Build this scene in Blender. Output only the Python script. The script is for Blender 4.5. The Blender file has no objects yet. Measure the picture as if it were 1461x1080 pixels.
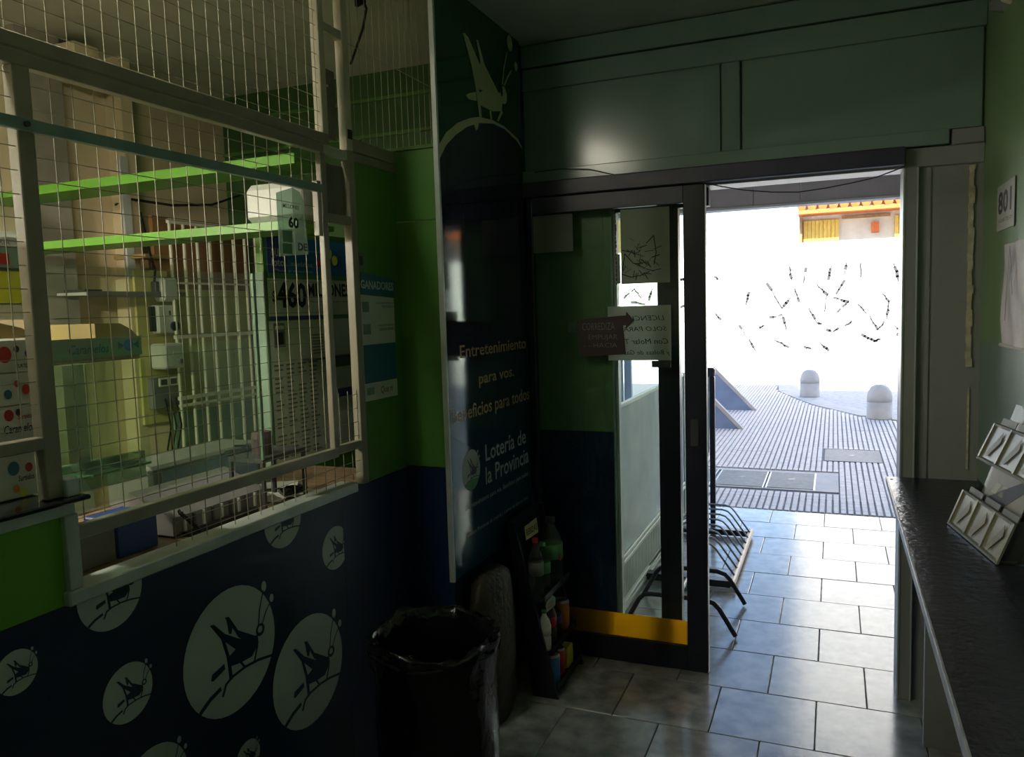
import bpy, bmesh, math, random
from mathutils import Vector, Matrix
random.seed(7)
S = bpy.context.scene
COL = S.collection
PI = math.pi

# ------------------------------------------------------------------ camera
FPX = 1108.7422
CAM = Vector((0, 0, 1.58))
RX = Vector((0.9240029560506589, 0.3811711801245603, -0.030447802089711824))
RY = Vector((-0.0058623064948166445, 0.09373741752791145, 0.9955796954125566))
RZ = Vector((0.382340385745745, -0.9197400871972734, 0.08884819317322616))
cd = bpy.data.cameras.new('camera')
cam = bpy.data.objects.new('camera', cd)
COL.objects.link(cam)
cam.matrix_world = Matrix(((RX.x, RY.x, RZ.x, CAM.x), (RX.y, RY.y, RZ.y, CAM.y), (RX.z, RY.z, RZ.z, CAM.z), (0, 0, 0, 1)))
cd.sensor_fit = 'HORIZONTAL'
cd.sensor_width = 36
cd.lens = FPX / 1461 * 36
cd.clip_start = .03
cd.clip_end = 300
S.camera = cam

def on(px, py, ax, val):
    """point of the place on the plane ax = val that the photograph shows at px, py"""
    d = RX * (px - 730.5) + RY * (540 - py) - RZ * FPX
    i = 'xyz'.index(ax)
    return CAM + d * ((val - CAM[i]) / d[i])

# ------------------------------------------------------------------ sky, sun, lamps, exposure
W = bpy.data.worlds.new('world')
S.world = W
W.use_nodes = True
wn = W.node_tree
bg = wn.nodes['Background']
sky = wn.nodes.new('ShaderNodeTexSky')
sky.sky_type = 'NISHITA'
sky.sun_disc = False
sky.sun_elevation = math.radians(45)
sky.sun_rotation = math.radians(185)
sky.air_density = 1.0
sky.dust_density = .6
sky.ozone_density = 1.6
wn.links.new(sky.outputs[0], bg.inputs[0])
bg.inputs[1].default_value = 0.60
sd = bpy.data.lights.new('sun', 'SUN')
sd.energy = 22
sd.angle = math.radians(.6)
sd.color = (1, .94, .84)
sun = bpy.data.objects.new('sun', sd)
COL.objects.link(sun)
sun.rotation_euler = (math.radians(45), 0, math.radians(-5))
S.view_settings.view_transform = 'Standard'
S.view_settings.look = 'None'
S.view_settings.gamma = 1
S.view_settings.use_curve_mapping = False
S.view_settings.exposure = 0.0
LAMP_W = 62.0

# ------------------------------------------------------------------ materials
MATS = {}
def mat(name, col, rough=.5, col2=None, scale=8, bump=0, metal=0, spec=.5, bscale=None, stretch=(1, 1, 1), detail=4, lo=.35, hi=.65):
    if name in MATS: return MATS[name]
    m = bpy.data.materials.new(name); m.use_nodes = True
    nt = m.node_tree; b = nt.nodes['Principled BSDF']
    b.inputs['Roughness'].default_value = rough
    b.inputs['Metallic'].default_value = metal
    b.inputs['Specular IOR Level'].default_value = spec
    tc = nt.nodes.new('ShaderNodeTexCoord'); mp = nt.nodes.new('ShaderNodeMapping')
    mp.inputs['Scale'].default_value = stretch
    nt.links.new(tc.outputs['Object'], mp.inputs[0])
    c2 = col2 if col2 else tuple(x * .82 for x in col)
    n = nt.nodes.new('ShaderNodeTexNoise'); n.inputs['Scale'].default_value = scale; n.inputs['Detail'].default_value = detail
    nt.links.new(mp.outputs[0], n.inputs['Vector'])
    r = nt.nodes.new('ShaderNodeValToRGB')
    r.color_ramp.elements[0].color = (*c2, 1); r.color_ramp.elements[0].position = lo
    r.color_ramp.elements[1].color = (*col, 1); r.color_ramp.elements[1].position = hi
    nt.links.new(n.outputs[0], r.inputs[0]); nt.links.new(r.outputs[0], b.inputs['Base Color'])
    if bump:
        n2 = nt.nodes.new('ShaderNodeTexNoise'); n2.inputs['Scale'].default_value = bscale or scale * 3; n2.inputs['Detail'].default_value = 3
        nt.links.new(mp.outputs[0], n2.inputs['Vector'])
        bp = nt.nodes.new('ShaderNodeBump'); bp.inputs['Strength'].default_value = bump; bp.inputs['Distance'].default_value = .01
        nt.links.new(n2.outputs[0], bp.inputs['Height']); nt.links.new(bp.outputs[0], b.inputs['Normal'])
    MATS[name] = m
    return m

def vary(m):
    nt = m.node_tree; oi = nt.nodes.new('ShaderNodeObjectInfo'); mu = nt.nodes.new('ShaderNodeMath'); mu.operation = 'MULTIPLY'; mu.inputs[1].default_value = 37
    cx = nt.nodes.new('ShaderNodeCombineXYZ'); mp = next(n for n in nt.nodes if n.type == 'MAPPING')
    nt.links.new(oi.outputs['Random'], mu.inputs[0]); nt.links.new(mu.outputs[0], cx.inputs[0]); nt.links.new(mu.outputs[0], cx.inputs[1]); nt.links.new(cx.outputs[0], mp.inputs['Location'])

def glass_mat(name, tint=(.9, .97, .92), rough=.02, milk=0, milkcol=(.8, .85, .8), refl=1.0):
    m = bpy.data.materials.new(name); m.use_nodes = True
    nt = m.node_tree; nt.nodes.remove(nt.nodes['Principled BSDF']); out = nt.nodes['Material Output']
    t = nt.nodes.new('ShaderNodeBsdfTransparent'); t.inputs[0].default_value = (*tint, 1)
    g = nt.nodes.new('ShaderNodeBsdfGlossy'); g.inputs['Roughness'].default_value = rough
    f = nt.nodes.new('ShaderNodeFresnel'); 
    ge = nt.nodes.new('ShaderNodeNewGeometry'); io = nt.nodes.new('ShaderNodeMapRange')   # same reflectance on leaving the pane as on entering it
    io.inputs['To Min'].default_value = 1.45; io.inputs['To Max'].default_value = 1 / 1.45
    nt.links.new(ge.outputs['Backfacing'], io.inputs[0]); nt.links.new(io.outputs[0], f.inputs[0])
    mu = nt.nodes.new('ShaderNodeMath'); mu.operation = 'MULTIPLY'; mu.inputs[1].default_value = refl
    nt.links.new(f.outputs[0], mu.inputs[0])
    mx = nt.nodes.new('ShaderNodeMixShader')
    nt.links.new(mu.outputs[0], mx.inputs[0]); nt.links.new(t.outputs[0], mx.inputs[1]); nt.links.new(g.outputs[0], mx.inputs[2])
    last = mx
    if milk:
        d = nt.nodes.new('ShaderNodeBsdfDiffuse'); d.inputs[0].default_value = (*milkcol, 1)
        tr = nt.nodes.new('ShaderNodeBsdfTranslucent'); tr.inputs[0].default_value = (*milkcol, 1)
        dm = nt.nodes.new('ShaderNodeMixShader'); dm.inputs[0].default_value = .5
        nt.links.new(d.outputs[0], dm.inputs[1]); nt.links.new(tr.outputs[0], dm.inputs[2])
        tc = nt.nodes.new('ShaderNodeTexCoord'); n = nt.nodes.new('ShaderNodeTexNoise'); n.inputs['Scale'].default_value = 4
        nt.links.new(tc.outputs['Object'], n.inputs['Vector'])
        mr = nt.nodes.new('ShaderNodeMapRange'); mr.inputs['To Min'].default_value = milk * .6; mr.inputs['To Max'].default_value = min(1, milk * 1.4)
        nt.links.new(n.outputs[0], mr.inputs[0])
        m2 = nt.nodes.new('ShaderNodeMixShader')
        nt.links.new(mr.outputs[0], m2.inputs[0]); nt.links.new(mx.outputs[0], m2.inputs[1]); nt.links.new(dm.outputs[0], m2.inputs[2])
        last = m2
    nt.links.new(last.outputs[0], out.inputs[0])
    return m

def paper_mat(name, col, trans=.4):
    m = bpy.data.materials.new(name); m.use_nodes = True
    nt = m.node_tree; nt.nodes.remove(nt.nodes['Principled BSDF']); out = nt.nodes['Material Output']
    d = nt.nodes.new('ShaderNodeBsdfDiffuse'); tr = nt.nodes.new('ShaderNodeBsdfTranslucent')
    tc = nt.nodes.new('ShaderNodeTexCoord'); n = nt.nodes.new('ShaderNodeTexNoise'); n.inputs['Scale'].default_value = 9
    nt.links.new(tc.outputs['Object'], n.inputs['Vector'])
    r = nt.nodes.new('ShaderNodeValToRGB'); r.color_ramp.elements[0].color = (*[c * .85 for c in col], 1); r.color_ramp.elements[1].color = (*col, 1)
    nt.links.new(n.outputs[0], r.inputs[0])
    nt.links.new(r.outputs[0], d.inputs[0]); nt.links.new(r.outputs[0], tr.inputs[0])
    mx = nt.nodes.new('ShaderNodeMixShader'); mx.inputs[0].default_value = trans
    nt.links.new(d.outputs[0], mx.inputs[1]); nt.links.new(tr.outputs[0], mx.inputs[2]); nt.links.new(mx.outputs[0], out.inputs[0])
    return m

M = dict(
    green=mat('green_gloss_paint', (.10, .26, .05), .28, (.08, .22, .04), 3, .06, bscale=14),
    dullgreen=mat('dull_green_paint', (.13, .25, .11), .3, (.11, .22, .09), 3, .06, bscale=14),
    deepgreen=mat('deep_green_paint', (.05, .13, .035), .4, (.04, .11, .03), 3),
    greenwall=mat('green_wall_paint', (.22, .36, .17), .33, (.18, .31, .14), 3, .08, bscale=20),
    shelfgreen=mat('green_shelf_paint', (.11, .32, .03), .4, (.09, .28, .02), 3),
    lime=mat('lime_laminate', (.13, .36, .015), .4, (.12, .33, .015), 3),
    tealwall=mat('scuffed_teal_paint', (.22, .33, .28), .35, (.17, .26, .22), 6, .08, bscale=20, detail=8),
    navy=mat('navy_gloss_paint', (.012, .03, .085), .3, (.008, .02, .06), 4, .05, bscale=15),
    navyprint=mat('navy_vinyl', (.007, .024, .058), .38, (.004, .015, .04), 2),
    sage=mat('sage_gloss_paint', (.21, .32, .275), .18, (.19, .295, .25), 2.5, .03, bscale=18),
    sagedark=mat('sage_metal_paint', (.31, .32, .31), .35, (.27, .28, .27), 3, .05),
    ceiling=mat('ceiling_plaster', (.66, .68, .63), .6, (.56, .58, .53), 2.5, .05),
    cream=mat('cream_wall_paint', (.72, .60, .38), .55, (.64, .53, .33), 2.2, .1, bscale=12),
    frame=mat('beige_metal_paint', (.33, .31, .235), .38, (.27, .255, .195), 10, .04),
    frame_lit=mat('lit_metal_paint', (.62, .60, .46), .38, (.52, .50, .38), 10, .04),  # paler copy of frame; lamp light on the upper posts put into the colour
    teal=mat('teal_grey_metal', (.24, .36, .33), .4, (.2, .31, .28), 8),
    wire=mat('wire_paint', (.36, .34, .26), .5, (.28, .27, .2), 20, spec=.3),
    alu=mat('white_aluminium', (.55, .62, .58), .35, (.42, .49, .46), 9, .05, metal=.15),
    slab=mat('black_counter_slab', (.02, .022, .022), .12, (.012, .013, .013), 12),
    blackmetal=mat('dark_navy_metal', (.018, .019, .035), .32, (.012, .013, .026), 6, .04),
    trackmetal=mat('purple_grey_metal', (.06, .06, .10), .4, (.045, .045, .08), 7, .12),
    tile=mat('stone_tile', (.40, .415, .42), .17, (.20, .21, .215), 11, .05, bscale=14, detail=10, lo=.36, hi=.64),
    tile2=mat('stone_tile_warm', (.43, .43, .42), .17, (.23, .23, .225), 9, .05, bscale=14, detail=10, lo=.36, hi=.64),
    grout=mat('dark_grout', (.07, .068, .065), .8),
    pave=mat('ribbed_paving', (.74, .66, .61), .75, (.60, .54, .50), 14, .1),
    paveg=mat('paving_joint', (.27, .255, .26), .9),
    concrete=mat('smooth_concrete', (.52, .48, .45), .8, (.44, .41, .39), 6, .1),
    coverm=mat('metal_cover', (.20, .195, .18), .6, (.14, .137, .13), 30, .2),
    iron=mat('iron_plate', (.16, .165, .18), .55, (.12, .125, .14), 20, .1), leaftan=mat('tan_leaflet', (.22, .20, .13), .5, (.15, .14, .10), 14),
    asphalt=mat('street_surface', (.5, .48, .47), .85, (.36, .35, .35), 12, .2),
    white=mat('white_street_wall', (.82, .82, .80), .8, (.78, .78, .76), 2),
    graf=mat('grey_spray_paint', (.05, .05, .05), .8),
    orange=mat('orange_roof_tiles', (.55, .14, .03), .7, (.42, .1, .02), 9),
    shutter=mat('yellow_shutter_boards', (.62, .42, .08), .7, (.5, .33, .06), 9),
    beigeb=mat('beige_render', (.60, .55, .46), .8, (.5, .46, .39), 3),
    brown=mat('brown_boards', (.30, .16, .06), .55, (.22, .11, .04), 4, .05, stretch=(6, 6, .6)),
    olive=mat('olive_boards', (.60, .54, .19), .5, (.52, .47, .16), 3),
    barw=mat('white_bar_paint', (.85, .82, .66), .35),
    dgrey=mat('dark_grey_plastic', (.05, .05, .055), .4),
    grey=mat('grey_plastic', (.17, .17, .165), .45, (.14, .14, .14), 6),
    ltgrey=mat('pale_grey_plastic', (.58, .60, .55), .4, (.52, .54, .5), 6),
    black=mat('black_rubber', (.008, .008, .009), .35),
    bag=mat('black_bin_bag', (.008, .009, .010), .14, (.004, .004, .005), 9, 1.0, bscale=17),
    paper=mat('white_paper', (.66, .68, .62), .7, (.6, .62, .56), 5),
    ink=mat('black_ink', (.02, .02, .025), .6),
    greyink=mat('grey_ink', (.2, .21, .2), .6),
    decal=mat('pale_vinyl', (.44, .50, .45), .45, (.40, .46, .41), 3),
    olivev=mat('cream_vinyl', (.55, .57, .33), .4, (.5, .52, .3), 3),
    tan=mat('tan_vinyl', (.62, .36, .12), .4, (.58, .38, .14), 3),
    wood=mat('worn_wood', (.22, .15, .08), .5, (.14, .09, .05), 6, .1, stretch=(1, 6, 1)),
    card=mat('cardboard', (.38, .27, .10), .7, (.32, .22, .08), 5),
    red=mat('red_print', (.55, .03, .03), .4), blue=mat('blue_print', (.03, .18, .5), .4), cyan=mat('cyan_print', (.03, .17, .26), .4),
    deepblue=mat('deep_blue_box', (.02, .06, .26), .4), yellow=mat('yellow_print', (.75, .75, .05), .4), violet=mat('violet_blue_print', (.06, .07, .32), .4),
    mgreen=mat('mid_green_print', (.08, .32, .1), .4), lgreen=mat('pale_green_print', (.22, .36, .26), .5), orangep=mat('orange_print', (.7, .22, .03), .4),
    maroon=mat('maroon_sign', (.075, .045, .05), .45, (.06, .036, .04), 5),
    counter=mat('worn_black_paint', (.034, .033, .05), .24, (.016, .016, .026), 9, .25, bscale=45),
    edge=mat('grey_worn_edge', (.32, .34, .36), .35, (.2, .21, .23), 25, .2),
    foam=mat('bare_plaster_strip', (.72, .70, .50), .7, (.45, .40, .28), 22, .5),
    cardgrey=mat('yellowed_clear_card', (.25, .24, .165), .35, (.19, .185, .13), 12, .1),
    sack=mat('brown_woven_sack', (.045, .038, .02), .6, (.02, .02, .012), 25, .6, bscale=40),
    fascia=mat('mauve_shutter_box', (.66, .58, .62), .5, (.58, .51, .55), 4),
    steel=mat('bare_steel', (.4, .4, .4), .3, metal=.8),
    bluegrey=mat('blue_grey_painted_board', (.22, .28, .42), .6, (.18, .23, .36), 5),
    corr=mat('grey_ribbed_plastic', (.25, .24, .22), .35),
)
for q in ('tile', 'tile2', 'pave'): vary(M[q])
M['glass'] = glass_mat('clear_glass', (.93, .97, .94))
M['tint'] = glass_mat('green_tinted_glass', (.93, .98, .91), milk=.012, milkcol=(.3, .5, .38))
M['frost'] = glass_mat('scratched_acrylic', (.8, .82, .84), .15, milk=.68, milkcol=(.86, .87, .86))
M['bottle'] = glass_mat('bottle_plastic', (.55, .6, .55), .05, milk=.15, milkcol=(.3, .35, .3))
M['clearp'] = glass_mat('clear_plastic_sign', (.62, .74, .66), .1, milk=.35, milkcol=(.35, .46, .4))
M['thinpaper'] = paper_mat('backlit_paper', (.62, .62, .56), .6)
M['thinsheet'] = paper_mat('backlit_grey_sheet', (.50, .49, .42), .5)
M['yellowfilm'] = paper_mat('yellow_film', (.95, .62, .07), .8)

# ------------------------------------------------------------------ builders
class MB:
    def __init__(s): s.bm = bmesh.new()
    def box(s, x0, x1, y0, y1, z0, z1, bev=0):
        r = bmesh.ops.create_cube(s.bm, size=1)
        for v in r['verts']:
            v.co = Vector(((x0 + x1) / 2 + v.co.x * (x1 - x0), (y0 + y1) / 2 + v.co.y * (y1 - y0), (z0 + z1) / 2 + v.co.z * (z1 - z0)))
        if bev:
            es = list({e for v in r['verts'] for e in v.link_edges})
            bmesh.ops.bevel(s.bm, geom=es, offset=bev, segments=1, affect='EDGES')
        return s
    def hexa(s, pts, d):
        """polygon pts extruded by the vector d"""
        a = [s.bm.verts.new(Vector(p)) for p in pts]; b = [s.bm.verts.new(Vector(p) + Vector(d)) for p in pts]
        n = len(pts)
        s.bm.faces.new(a); s.bm.faces.new(list(reversed(b)))
        for i in range(n): s.bm.faces.new((a[i], b[i], b[(i + 1) % n], a[(i + 1) % n]))
        return s
    def tube(s, pts, r, n=6, cap=True):
        pts = [Vector(p) for p in pts]; rings = []
        up = None
        for i, p in enumerate(pts):
            t = (pts[min(i + 1, len(pts) - 1)] - pts[max(i - 1, 0)]).normalized()
            if up is None: up = t.orthogonal().normalized()
            up = (up - t * up.dot(t)).normalized(); sd_ = t.cross(up)
            rr = r[i] if isinstance(r, (list, tuple)) else r
            rings.append([s.bm.verts.new(p + (up * math.cos(2 * PI * k / n) + sd_ * math.sin(2 * PI * k / n)) * rr) for k in range(n)])
        for a, b in zip(rings, rings[1:]):
            for k in range(n): s.bm.faces.new((a[k], a[(k + 1) % n], b[(k + 1) % n], b[k]))
        if cap: s.bm.faces.new(list(reversed(rings[0]))); s.bm.faces.new(rings[-1])
        return s
    def lathe(s, prof, c=(0, 0, 0), n=20, axis=(0, 0, 1)):
        c = Vector(c); a = Vector(axis).normalized(); u = a.orthogonal().normalized(); w = a.cross(u); rings = []
        for r, z in prof:
            rings.append([s.bm.verts.new(c + a * z + (u * math.cos(2 * PI * k / n) + w * math.sin(2 * PI * k / n)) * max(r, .0004)) for k in range(n)])
        for p, q in zip(rings, rings[1:]):
            for k in range(n): s.bm.faces.new((p[k], p[(k + 1) % n], q[(k + 1) % n], q[k]))
        s.bm.faces.new(list(reversed(rings[0]))); s.bm.faces.new(rings[-1])
        return s
    def build(s, name, m, parent=None, label=None, cat=None, group=None, kind=None, smooth=False):
        bmesh.ops.recalc_face_normals(s.bm, faces=s.bm.faces)
        me = bpy.data.meshes.new(name)
        if parent is not None: s.bm.transform(parent.matrix_world.inverted()); org = None
        else:
            vs = [v.co for v in s.bm.verts]
            org = Vector(((min(v.x for v in vs) + max(v.x for v in vs)) / 2, (min(v.y for v in vs) + max(v.y for v in vs)) / 2, min(v.z for v in vs)))
            s.bm.transform(Matrix.Translation(-org))
        s.bm.to_mesh(me); s.bm.free()
        if smooth:
            for p in me.polygons: p.use_smooth = True
        me.materials.append(m)
        o = bpy.data.objects.new(name, me); COL.objects.link(o)
        if parent is not None: o.parent = parent; o.matrix_world = parent.matrix_world.copy()
        else: o.location = org; o.matrix_world = Matrix.Translation(org)
        tag(o, label, cat, group, kind)
        return o

def tag(o, label=None, cat=None, group=None, kind=None):
    if label: o['label'] = label
    if cat: o['category'] = cat
    if group: o['group'] = group
    if kind: o['kind'] = kind
    return o

def thing(name, label, cat, loc, group=None, kind=None):
    o = bpy.data.objects.new(name, None); COL.objects.link(o)
    o.location = loc; o.matrix_world = Matrix.Translation(Vector(loc)); o.empty_display_size = .05
    return tag(o, label, cat, group, kind)

def bx(name, m, x0, x1, y0, y1, z0, z1, parent=None, bev=0, **k):
    return MB().box(x0, x1, y0, y1, z0, z1, bev).build(name, m, parent, **k)

def struct(name, m, x0, x1, y0, y1, z0, z1, bev=0):
    return bx(name, m, x0, x1, y0, y1, z0, z1, None, bev, kind='structure')

# a flat print: local (u, v) -> origin + R*u + U*v, lifted along N
class Plane:
    def __init__(s, o, R, U): s.o = Vector(o); s.R = Vector(R).normalized(); s.U = Vector(U).normalized(); s.N = s.R.cross(s.U)
    def p(s, u, v, h=0): return s.o + s.R * u + s.U * v + s.N * h
    def poly(s, mb, pts, h=.001, t=.0006): return mb.hexa([s.p(u, v, h) for u, v in pts], s.N * t)
    def rect(s, mb, u0, v0, u1, v1, h=.001, t=.0006): return s.poly(mb, [(u0, v0), (u1, v0), (u1, v1), (u0, v1)], h, t)
    def line(s, mb, pts, w, h=.001, t=.0006):
        for i, (a, b) in enumerate(zip(pts, pts[1:])):
            d = Vector((b[0] - a[0], b[1] - a[1])); n_ = Vector((-d.y, d.x)).normalized() * w / 2; e = d.normalized() * w * .3
            s.poly(mb, [(a[0] - e.x - n_.x, a[1] - e.y - n_.y), (b[0] + e.x - n_.x, b[1] + e.y - n_.y), (b[0] + e.x + n_.x, b[1] + e.y + n_.y), (a[0] - e.x + n_.x, a[1] - e.y + n_.y)], h + i * 1e-5, t)
        return mb
    def disc(s, mb, u, v, r, h=.001, t=.0006, n=28, ry=None):
        return s.poly(mb, [(u + r * math.cos(2 * PI * k / n), v + (ry or r) * math.sin(2 * PI * k / n)) for k in range(n)], h, t)

def text(pl, s, u0, v0, u1, caph, m, parent, h=.0022, name='lettering', bold=0, mirror=False, label=None, shear=0, slope=0):
    cu = bpy.data.curves.new('t', 'FONT'); cu.body = s; cu.size = 1; cu.extrude = 0; cu.offset = bold; cu.resolution_u = 2; cu.shear = shear
    o = bpy.data.objects.new('t', cu)
    COL.objects.link(o)
    dg = bpy.context.evaluated_depsgraph_get()
    me = bpy.data.meshes.new_from_object(o.evaluated_get(dg))
    COL.objects.unlink(o); bpy.data.objects.remove(o); bpy.data.curves.remove(cu)
    xs = [v.co.x for v in me.vertices]
    if not xs: return None
    x0, x1 = min(xs), max(xs); sx = (u1 - u0) / (x1 - x0); sy = caph / .73
    bm = bmesh.new(); bm.from_mesh(me)
    for v in bm.verts:
        f = (v.co.x - x0) * sx
        if mirror: f = (u1 - u0) - f
        v.co = pl.p(u0 + f, v0 + v.co.y * sy + slope * f, h)
    inv = parent.matrix_world.inverted()
    bm.transform(inv)
    me2 = bpy.data.meshes.new(name); bm.to_mesh(me2); bm.free(); bpy.data.meshes.remove(me)
    me2.materials.append(m)
    ob = bpy.data.objects.new(name, me2); COL.objects.link(ob); ob.parent = parent
    if label: ob['label'] = label
    return ob

def left_plane(X): return Plane((X, 0, 0), (0, 1, 0), (0, 0, 1))     # faces +X; u = y, v = z
def front_plane(Y): return Plane((0, Y, 0), (1, 0, 0), (0, 0, 1))    # faces -Y; u = x, v = z
def right_plane(X): return Plane((X, 0, 0), (0, -1, 0), (0, 0, 1))   # faces -X; u = -y, v = z

V1 = (1190., 427.)
def text_px(pl, X, s, pxl, pyb, pyt, pxr, m, parent, **k):
    a = on(pxl, pyb, 'x', X); b = on(pxl, pyt, 'x', X)
    c = on(pxr, pyb + (V1[1] - pyb) * (pxr - pxl) / (V1[0] - pxl), 'x', X)
    return text(pl, s, a.y, a.z, c.y, b.z - a.z, m, parent, **k)

# ================================================================== THE SETTING
XL, XR, YF, ZC = -1.447, .5, 3.305, 2.735       # counter front, right wall, front wall, ceiling
# ---- floor: slab + tiles
fl = bx('floor', M['grout'], -3.1, .62, -2.2, 6.12, -.12, -.012, kind='structure')
P = .3665
tile_me = {}
def tile_at(x0, x1, y0, y1, par):
    key = (round(x1 - x0, 3), round(y1 - y0, 3))
    mt = random.choice(['tile', 'tile', 'tile2'])
    if key + (mt,) not in tile_me:
        mb = MB().box(0, x1 - x0, 0, y1 - y0, -.014, 0, .0022)
        o = mb.build('tile', M[mt], par); tile_me[key + (mt,)] = o.data
        o.data.transform(Matrix.Translation(par.matrix_world.translation))
    else:
        o = bpy.data.objects.new('tile', tile_me[key + (mt,)]); COL.objects.link(o)
    o.parent = par
    o.matrix_world = Matrix.Identity(4)
    o.location = Vector((x0, y0, random.uniform(-.0012, .0008))) - par.matrix_world.translation
g = .0032
for r in range(-2, 9):
    y0 = 2.80 + P * r; y1 = min(y0 + P, 6.09)
    if y0 > 6.0: break
    off = -.055 if r % 2 == 0 else -.239
    lo, hi = (-1.455, .5) if y1 < 3.4 else (-2.2, .55)
    k = math.floor((lo - off) / P)
    while off + k * P < hi:
        a, b = max(off + k * P, lo), min(off + (k + 1) * P, hi)
        if b - a > .03: tile_at(a + g / 2, b - g / 2, y0 + g / 2, y1 - g / 2, fl)
        k += 1
inner_floor = struct('floor_inner', M['concrete'], -3.05, -1.46, -2.1, 3.36, -.012, 0)
struct('ceiling', M['ceiling'], -3.1, .65, -2.2, 3.45, ZC, ZC + .15)
struct('wall_left', M['cream'], -3.15, -3.0, -2.2, 3.45, -.02, ZC)
struct('wall_back', M['greenwall'], -3.1, .65, -2.25, -2.1, -.02, ZC)
wr = struct('wall_right', M['greenwall'], XR, XR + .12, -2.2, 3.45, 0, ZC)
bx('lower_paint_band', M['navy'], XR - .002, XR + .001, -2.1, 3.30, 0.0, .9, wr)
bx('middle_paint_band', M['tealwall'], XR - .0015, XR + .001, -2.1, 3.30, .9, 1.415, wr)
# inner-room front wall (green) and its bands
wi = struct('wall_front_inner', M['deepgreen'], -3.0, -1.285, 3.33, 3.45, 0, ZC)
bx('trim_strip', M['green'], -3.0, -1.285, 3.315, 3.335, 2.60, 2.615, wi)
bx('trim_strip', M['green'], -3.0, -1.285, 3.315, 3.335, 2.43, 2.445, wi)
# front wall: header with panels
wf = struct('wall_front', M['sage'], -1.285, .5, 3.34, 3.45, 2.06, ZC)
bx('header_board', M['sage'], -1.285, .5, 3.300, 3.34, 2.636, ZC - .006, wf, .003)
bx('header_board', M['sage'], -1.285, .5, 3.306, 3.34, 2.538, 2.630, wf, .003)
bx('recessed_panel', M['sage'], -1.285, -.432, 3.322, 3.34, 2.19, 2.538, wf)
bx('recessed_panel', M['sage'], -.345, .49, 3.322, 3.34, 2.19, 2.538, wf)
bx('panel_mullion', M['sage'], -.424, -.352, 3.306, 3.34, 2.188, 2.537, wf, .004)
bx('edge_bead', M['sage'], -.412, -.406, 3.303, 3.307, 2.19, 2.535, wf)
bx('edge_bead', M['sage'], -.372, -.366, 3.303, 3.307, 2.19, 2.535, wf)
bx('header_ledge', M['sage'], -1.285, .385, 3.282, 3.34, 2.132, 2.187, wf, .003)
bx('header_ledge', M['sagedark'], .392, .497, 3.292, 3.34, 2.128, 2.183, wf, .003)
# solid part of the front wall left of the glass
wl = struct('wall_front_side', M['dullgreen'], -1.285, -.905, 3.345, 3.45, 0, 2.06)
bx('lower_paint_band', M['navy'], -1.285, -.9055, 3.343, 3.3455, 0, 1.02, wl)
bx('corner_trim', M['lgreen'], -.906, -.899, 3.343, 3.45, 0.0, 2.06, wl)  # reveal face; the light falling on it is put into the pale green
bx('corner_trim', M['dullgreen'], -.945, -.939, 3.342, 3.346, 1.02, 2.06, wl)
# jamb and board right of the opening
jm = struct('door_1', M['sagedark'], .236, .290, 3.285, 3.44, 0, 2.06, .003)
bx('jamb_bead', M['alu'], .236, .242, 3.280, 3.286, 0, 2.055, jm)
bx('jamb_bead', M['alu'], .281, .286, 3.280, 3.286, 0, 2.055, jm)
struct('wall_front_corner', M['sagedark'], .290, .5, 3.312, 3.45, 0, 2.06)
bx('trim_1', M['sagedark'], .290, .33, 3.306, 3.313, 0, 2.055, kind='structure')
# lintel of the opening
ln = struct('trim_2', M['sagedark'], -.49, .5, 3.30, 3.44, 2.058, 2.128, .003)
# strip of bare plaster in the corner
ps = MB()
z = 1.315; pts = []
while z < 2.05:
    z2 = min(z + .03, 2.05); w = .018 + random.uniform(-.005, .004)
    ps.box(.452 + random.uniform(-.002, .002), .452 + w, 3.302, 3.314, z, z2 + .0005); z = z2
ps.build('trim_3', M['foam'], kind='structure')
bx('trim_4', M['foam'], .462, .468, 3.306, 3.314, .93, 1.235, kind='structure')

# ---- outside shell
struct('wall_porch_right', M['beigeb'], .55, .8, 3.45, 6.1, 0, 2.62)
struct('wall_porch_left', M['beigeb'], -2.45, -2.2, 3.45, 6.1, 0, 2.62)
struct('wall_porch_back', M['beigeb'], -2.2, -1.285, 3.45, 3.5, 0, 2.62)
struct('ceiling_porch', M['ceiling'], -2.45, .8, 3.45, 6.1, 2.62, 2.75)
struct('wall_facade', M['beigeb'], -16, 16, 3.45, 6.1, 2.75, 9.6)
struct('wall_facade_left', M['beigeb'], -16, -2.45, 3.45, 6.1, 0, 2.75)
struct('wall_facade_right', M['beigeb'], .8, 16, 3.45, 6.1, 0, 2.75)
fa = thing('shutter_box', 'long mauve shutter box above the porch mouth with hanging wire ends', 'shutter', (-.8, 6.05, 2.26))
for i, (a, b) in enumerate([(-2.2, -1.3), (-1.296, -.548), (-.544, -.227), (-.223, .55)]):
    bx('box_panel', M['fascia'], a, b, 5.98, 6.1, 2.275, 2.62, fa, .003)
bx('bottom_lip', M['white'], -2.2, .55, 5.97, 6.11, 2.258, 2.274, fa)
for px, l in ((1057, .08), (1100, .06), (1125, .05)):
    p = on(px, 262, 'y', 5.96)
    MB().tube([(p.x, 5.965, 2.5), (p.x + .01, 5.96, 2.5 - l), (p.x - .01, 5.955, 2.45 - l)], .002, 4).build('wire_end', M['ltgrey'], fa)

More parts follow.
